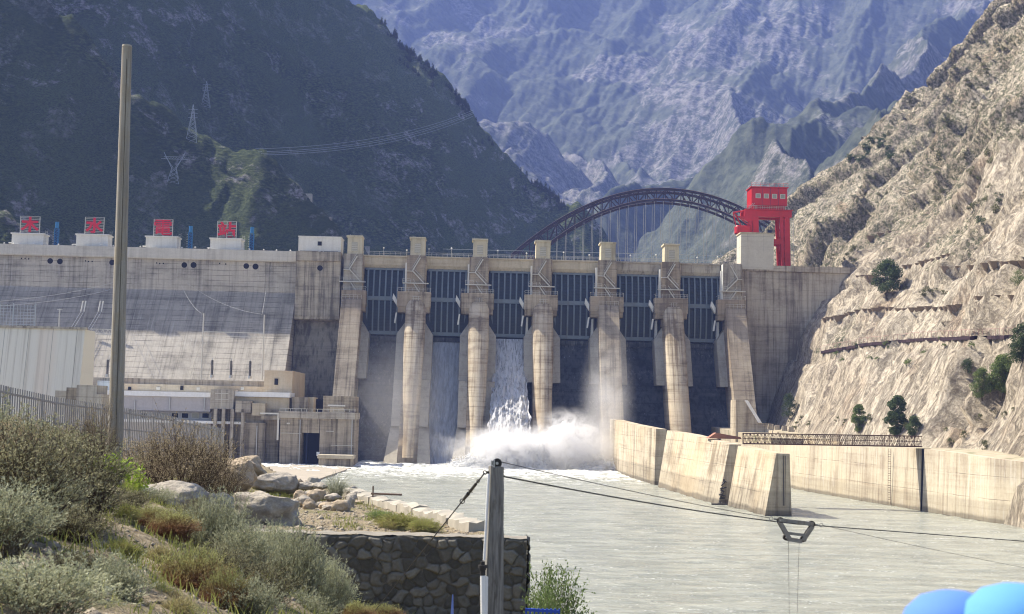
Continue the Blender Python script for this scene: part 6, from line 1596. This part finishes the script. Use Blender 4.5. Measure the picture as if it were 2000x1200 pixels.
def torus(mb, c, R, r, ax='y', n=16):
    pts = [c+Vector((math.cos(a)*R, 0, math.sin(a)*R)) if ax == 'y' else c+Vector((0, math.cos(a)*R, math.sin(a)*R)) for a in [2*math.pi*k/n for k in range(n+1)]]
    return mb.path(pts, r, 6)
torus(MB().bar(Lp(957, 923), Lp(949, 923), .02), Lp(947, 923), .014, .005).build('eye_bolt', M_iron, ps)
MB().tube(Lp(955, 925)+Vector((0, -.075, 0)), Lp(946, 1092)+Vector((0, -.11, 0)), .010).build('conduit', M_conduit, ps)
cc = Vector((0, -.16, 0)); MB().tube(Lp(945, 1215)+cc, Lp(944, 1120)+cc, .022, n=12).tube(Lp(950, 1215)+cc, Lp(951, 1122)+cc, .012, n=10).build('riser_pipe', M_conduit, ps)
m = MB()
for y0, y1, r in ((1093, 1100, .018), (1100, 1106, .036), (1106, 1110, .026), (1110, 1120, .022)): m.tube(Lp(943.5, y1)+cc, Lp(943.5, y0)+cc, r, n=14)
m.build('pipe_cap', M_iron, ps)
# guy wire with turnbuckle
g0 = P(946, 925, Dp); ge = P(722, 1184, 26.5); ge.z = gz(ge.x, ge.y)
dl = ge-g0
gw = thing('guy_wire', 'guy wire with turnbuckle running down from the timber post to the left', 'wire', tuple(g0)); MB().tube((0, 0, 0), dl, .0062, n=6).build('wire', M_iron, gw)
m = MB(); m.tube(dl*.035, dl*.062, .013, .013, 8); m.tube(dl*.068, dl*.09, .017, .012, 8); torus(m, dl*.025, .012, .004); torus(m, dl*.098, .02, .005); m.bar(dl*.060+Vector((-.02, 0, .015)), dl*.060+Vector((.02, 0, -.012)), .008); m.build('turnbuckle', M_iron, gw)
# carrying cable and trolley
Dt = 18.; c0 = P(984, 931, Dp); c1 = P(1556, 1024, Dt); c2 = P(2060, 1062, 25)
solo(MB().path([c0.lerp(c1, k/12)+Vector((0, 0, -.10*4*(k/12)*(1-k/12)*.3)) for k in range(13)]+[c1.lerp(c2, k/10) for k in range(1, 11)], .0068, 6), 'carrying_cable', M_iron, 'thick steel cable from the timber post across the river to the right', 'cable')
hr = P(1503, 1012, Dt); cable('haul_rope', 'thin rope from the pulley to the hanging trolley', [P(976, 902, Dp), hr], .0035, M_iron, 12, .02)
cable('haul_rope', 'thin rope running from the trolley to the right edge', [P(1606, 1026, Dt), P(2060, 1120, 25)], .0025, M_iron, 12, .02)
tr = thing('cable_trolley', 'grey trapezoid steel trolley hanging on the river cable', 'trolley', tuple(c1)); Tq = lambda px, py, dy=0: P(px, py, Dt)-c1+Vector((0, dy, 0)); M_tr = plain('galvanised trolley steel', (.27, .26, .235), .6, .4, .4, 20, .3, (.12, .08, .05, .6))
for y in (-.035, .035):
    MB().bar(Tq(1520, 1016, y), Tq(1588, 1024, y), .012, .045).build('top_bar', M_tr, tr)
    MB().bar(Tq(1522, 1019, y*1.3), Tq(1541, 1052, y*1.3), .012, .05).build('side_arm', M_tr, tr); MB().bar(Tq(1586, 1028, y*1.3), Tq(1567, 1056, y*1.3), .012, .05).build('side_arm', M_tr, tr)
    MB().bar(Tq(1533, 1041, y), Tq(1574, 1046, y), .012, .03).build('lower_bar', M_tr, tr); MB().bar(Tq(1536, 1053, y), Tq(1566, 1057.5, y), .014, .045).build('lower_bar', M_tr, tr)
for px, py, r in ((1524, 1017, .040), (1585, 1024, .040), (1535, 1050, .036), (1569, 1053, .036)):
    c = Tq(px, py); MB().tube(c+Vector((0, -.028, 0)), c+Vector((0, .028, 0)), r, n=20).build('wheel', M_iron, tr); MB().tube(c+Vector((0, -.06, 0)), c+Vector((0, .06, 0)), .012, n=10).build('axle', M_tr, tr)
torus(MB().bar(Tq(1519, 1015), Tq(1511, 1014), .02), Tq(1506, 1013), .022, .004).build('eye', M_tr, tr); torus(MB().bar(Tq(1591, 1025), Tq(1598, 1026), .02), Tq(1604, 1026), .022, .004).build('eye', M_tr, tr)
cable('hanging_line', 'left one of two thin lines hanging from the trolley', [P(1540, 1057, Dt), P(1542, 1260, Dt)], .0022, M_iron, 6); cable('hanging_line', 'right one of two thin lines hanging from the trolley', [P(1561, 1057, Dt), P(1555, 1260, Dt)], .0022, M_iron, 6)
# railing at left
rl = [(-260, 700, 22), (-60, 742, 27), (20, 762, 30.5), (110, 781, 35), (200, 794, 40), (300, 810, 46), (380, 826, 52), (440, 842, 57)]
rp = [P(*q) for q in rl]; M_fence = plain('weathered galvanised fence', (.30, .29, .28), .6, .4, .3, 6, .2)
rf = thing('metal_railing', 'grey metal bar railing running down the slope behind the scrub at left', 'railing', (0, 0, 0)); m = MB(); m2 = MB()
for a, b in zip(rp[:-1], rp[1:]):
    L_ = (b-a).length; n = int(L_/.21); m2.bar(a-Vector((0, 0, .08)), b-Vector((0, 0, .08)), .03, .04); m2.bar(a-Vector((0, 0, .55)), b-Vector((0, 0, .55)), .03, .03); m2.bar(a-Vector((0, 0, 1.15)), b-Vector((0, 0, 1.15)), .03, .04)
    for k in range(n):
        q = a.lerp(b, k/n); m.tube(q-Vector((0, 0, 1.3)), q+Vector((0, 0, .06)), .017, n=5); 
        if k % 14 == 0: m2.tube(q-Vector((0, 0, 2.2)), q+Vector((0, 0, .05)), .03, n=6)
m.build('bars', M_fence, rf); m2.build('rails', M_fence, rf)
# blue things at the bottom edge
M_bl = plain('bright blue paint', (.02, .07, .42), .5)
br = thing('blue_railing', 'blue painted railing tip peeking up below the leafy green bush', 'railing', tuple(P(1060, 1192, 27))); m = MB(); w_ = 32*27/FPX
m.bar((-w_, 0, 0), (w_, 0, -.02), .05, .05); m.build('top_rail', M_bl, br)
m = MB()
for k in range(9): m.bar((-w_+k*w_/4, 0, -.9), (-w_+k*w_/4, 0, .03), .03)
m.build('pickets', M_bl, br)
for zz in (-.5,): MB().bar((-w_, 0, zz), (w_, 0, zz-.02), .04, .04).build('lower_rail', M_bl, br)
solo(MB().hexa([(-.07, -.03, -.9), (.05, -.03, -.9), (.05, .03, -.9), (-.07, .03, -.9), (-.012, -.01, .16), (.008, -.01, .16), (.008, .01, .16), (-.012, .01, .16)]), 'blue_stake', plain('pale blue paint', (.18, .26, .62), .5), 'pointed pale blue stake in front of the stone wall', 'stake', loc=P(884, 1180, 26))
# two people in sun hats at the lower right corner, seen from behind
def person(px, pytop, D, hat, shirt, label, seed):
    top = P(px, pytop, D); gzv = 12.0; H = top.z-gzv-.03
    o = thing('person', label, 'person', (top.x, D, gzv)); s = H/1.66
    me = bpy.data.meshes.new('body'); J = {'pel': (0, 0, .92, .13), 'waist': (0, 0, 1.08, .125), 'chest': (0, 0, 1.28, .15), 'neck': (0, 0, 1.42, .055), 'head0': (0, -.01, 1.50, .075), 'head': (0, 0, 1.58, .095), 'lh': (-.09, 0, .88, .09), 'lk': (-.1, 0, .48, .06), 'la': (-.1, .02, .08, .04), 'lt': (-.1, .16, .03, .035), 'rh': (.09, 0, .88, .09), 'rk': (.1, 0, .48, .06), 'ra': (.1, .02, .08, .04), 'rt': (.1, .16, .03, .035),
        'ls': (-.18, 0, 1.36, .06), 'le': (-.24, -.02, 1.08, .04), 'lw': (-.22, .08, .84, .028), 'lhd': (-.21, .12, .75, .03), 'rs': (.18, 0, 1.36, .06), 're': (.24, -.02, 1.08, .04), 'rw': (.22, .08, .84, .028), 'rhd': (.21, .12, .75, .03)}
    E = [('pel', 'waist'), ('waist', 'chest'), ('chest', 'neck'), ('neck', 'head0'), ('head0', 'head'), ('pel', 'lh'), ('lh', 'lk'), ('lk', 'la'), ('la', 'lt'), ('pel', 'rh'), ('rh', 'rk'), ('rk', 'ra'), ('ra', 'rt'), ('chest', 'ls'), ('ls', 'le'), ('le', 'lw'), ('lw', 'lhd'), ('chest', 'rs'), ('rs', 're'), ('re', 'rw'), ('rw', 'rhd')]
    ks = list(J); me.from_pydata([tuple(c*s for c in J[k][:3]) for k in ks], [(ks.index(a), ks.index(b)) for a, b in E], []); b = bpy.data.objects.new('body', me); COL.objects.link(b); b.parent = o
    md = b.modifiers.new('skin', 'SKIN'); 
    for i, k in enumerate(ks): me.skin_vertices[0].data[i].radius = (J[k][3]*s, J[k][3]*s)
    me.skin_vertices[0].data[0].use_root = True; b.modifiers.new('sub', 'SUBSURF').render_levels = 2; me.materials.append(shirt)
    m = MB(); rg = []
    for (r, z) in ((.135, 1.50), (.13, 1.53), (.122, 1.57), (.115, 1.61), (.100, 1.65), (.07, 1.68), (.03, 1.693), (.005, 1.695)):
        rg.append([(math.cos(a)*r*s*1.05, math.sin(a)*r*s*1.15, z*s) for a in [2*math.pi*k/24 for k in range(24)]])
    m.sections(rg).build('sun_hat', hat, o, smooth=True)
sh_ = plain('navy shirt cloth', (.03, .05, .16), .9)
person(1862, 1157, 3.3, plain('royal blue hat cloth', (.08, .19, .52), .9, 0, .1), sh_, 'person in a royal blue sun hat at the lower right corner, left of two', 1)
person(1985, 1144, 3.2, plain('sky blue hat cloth', (.09, .27, .55), .9, 0, .1), sh_, 'person in a sky blue sun hat cut off by the lower right corner', 2)
bpy.context.view_layer.update()
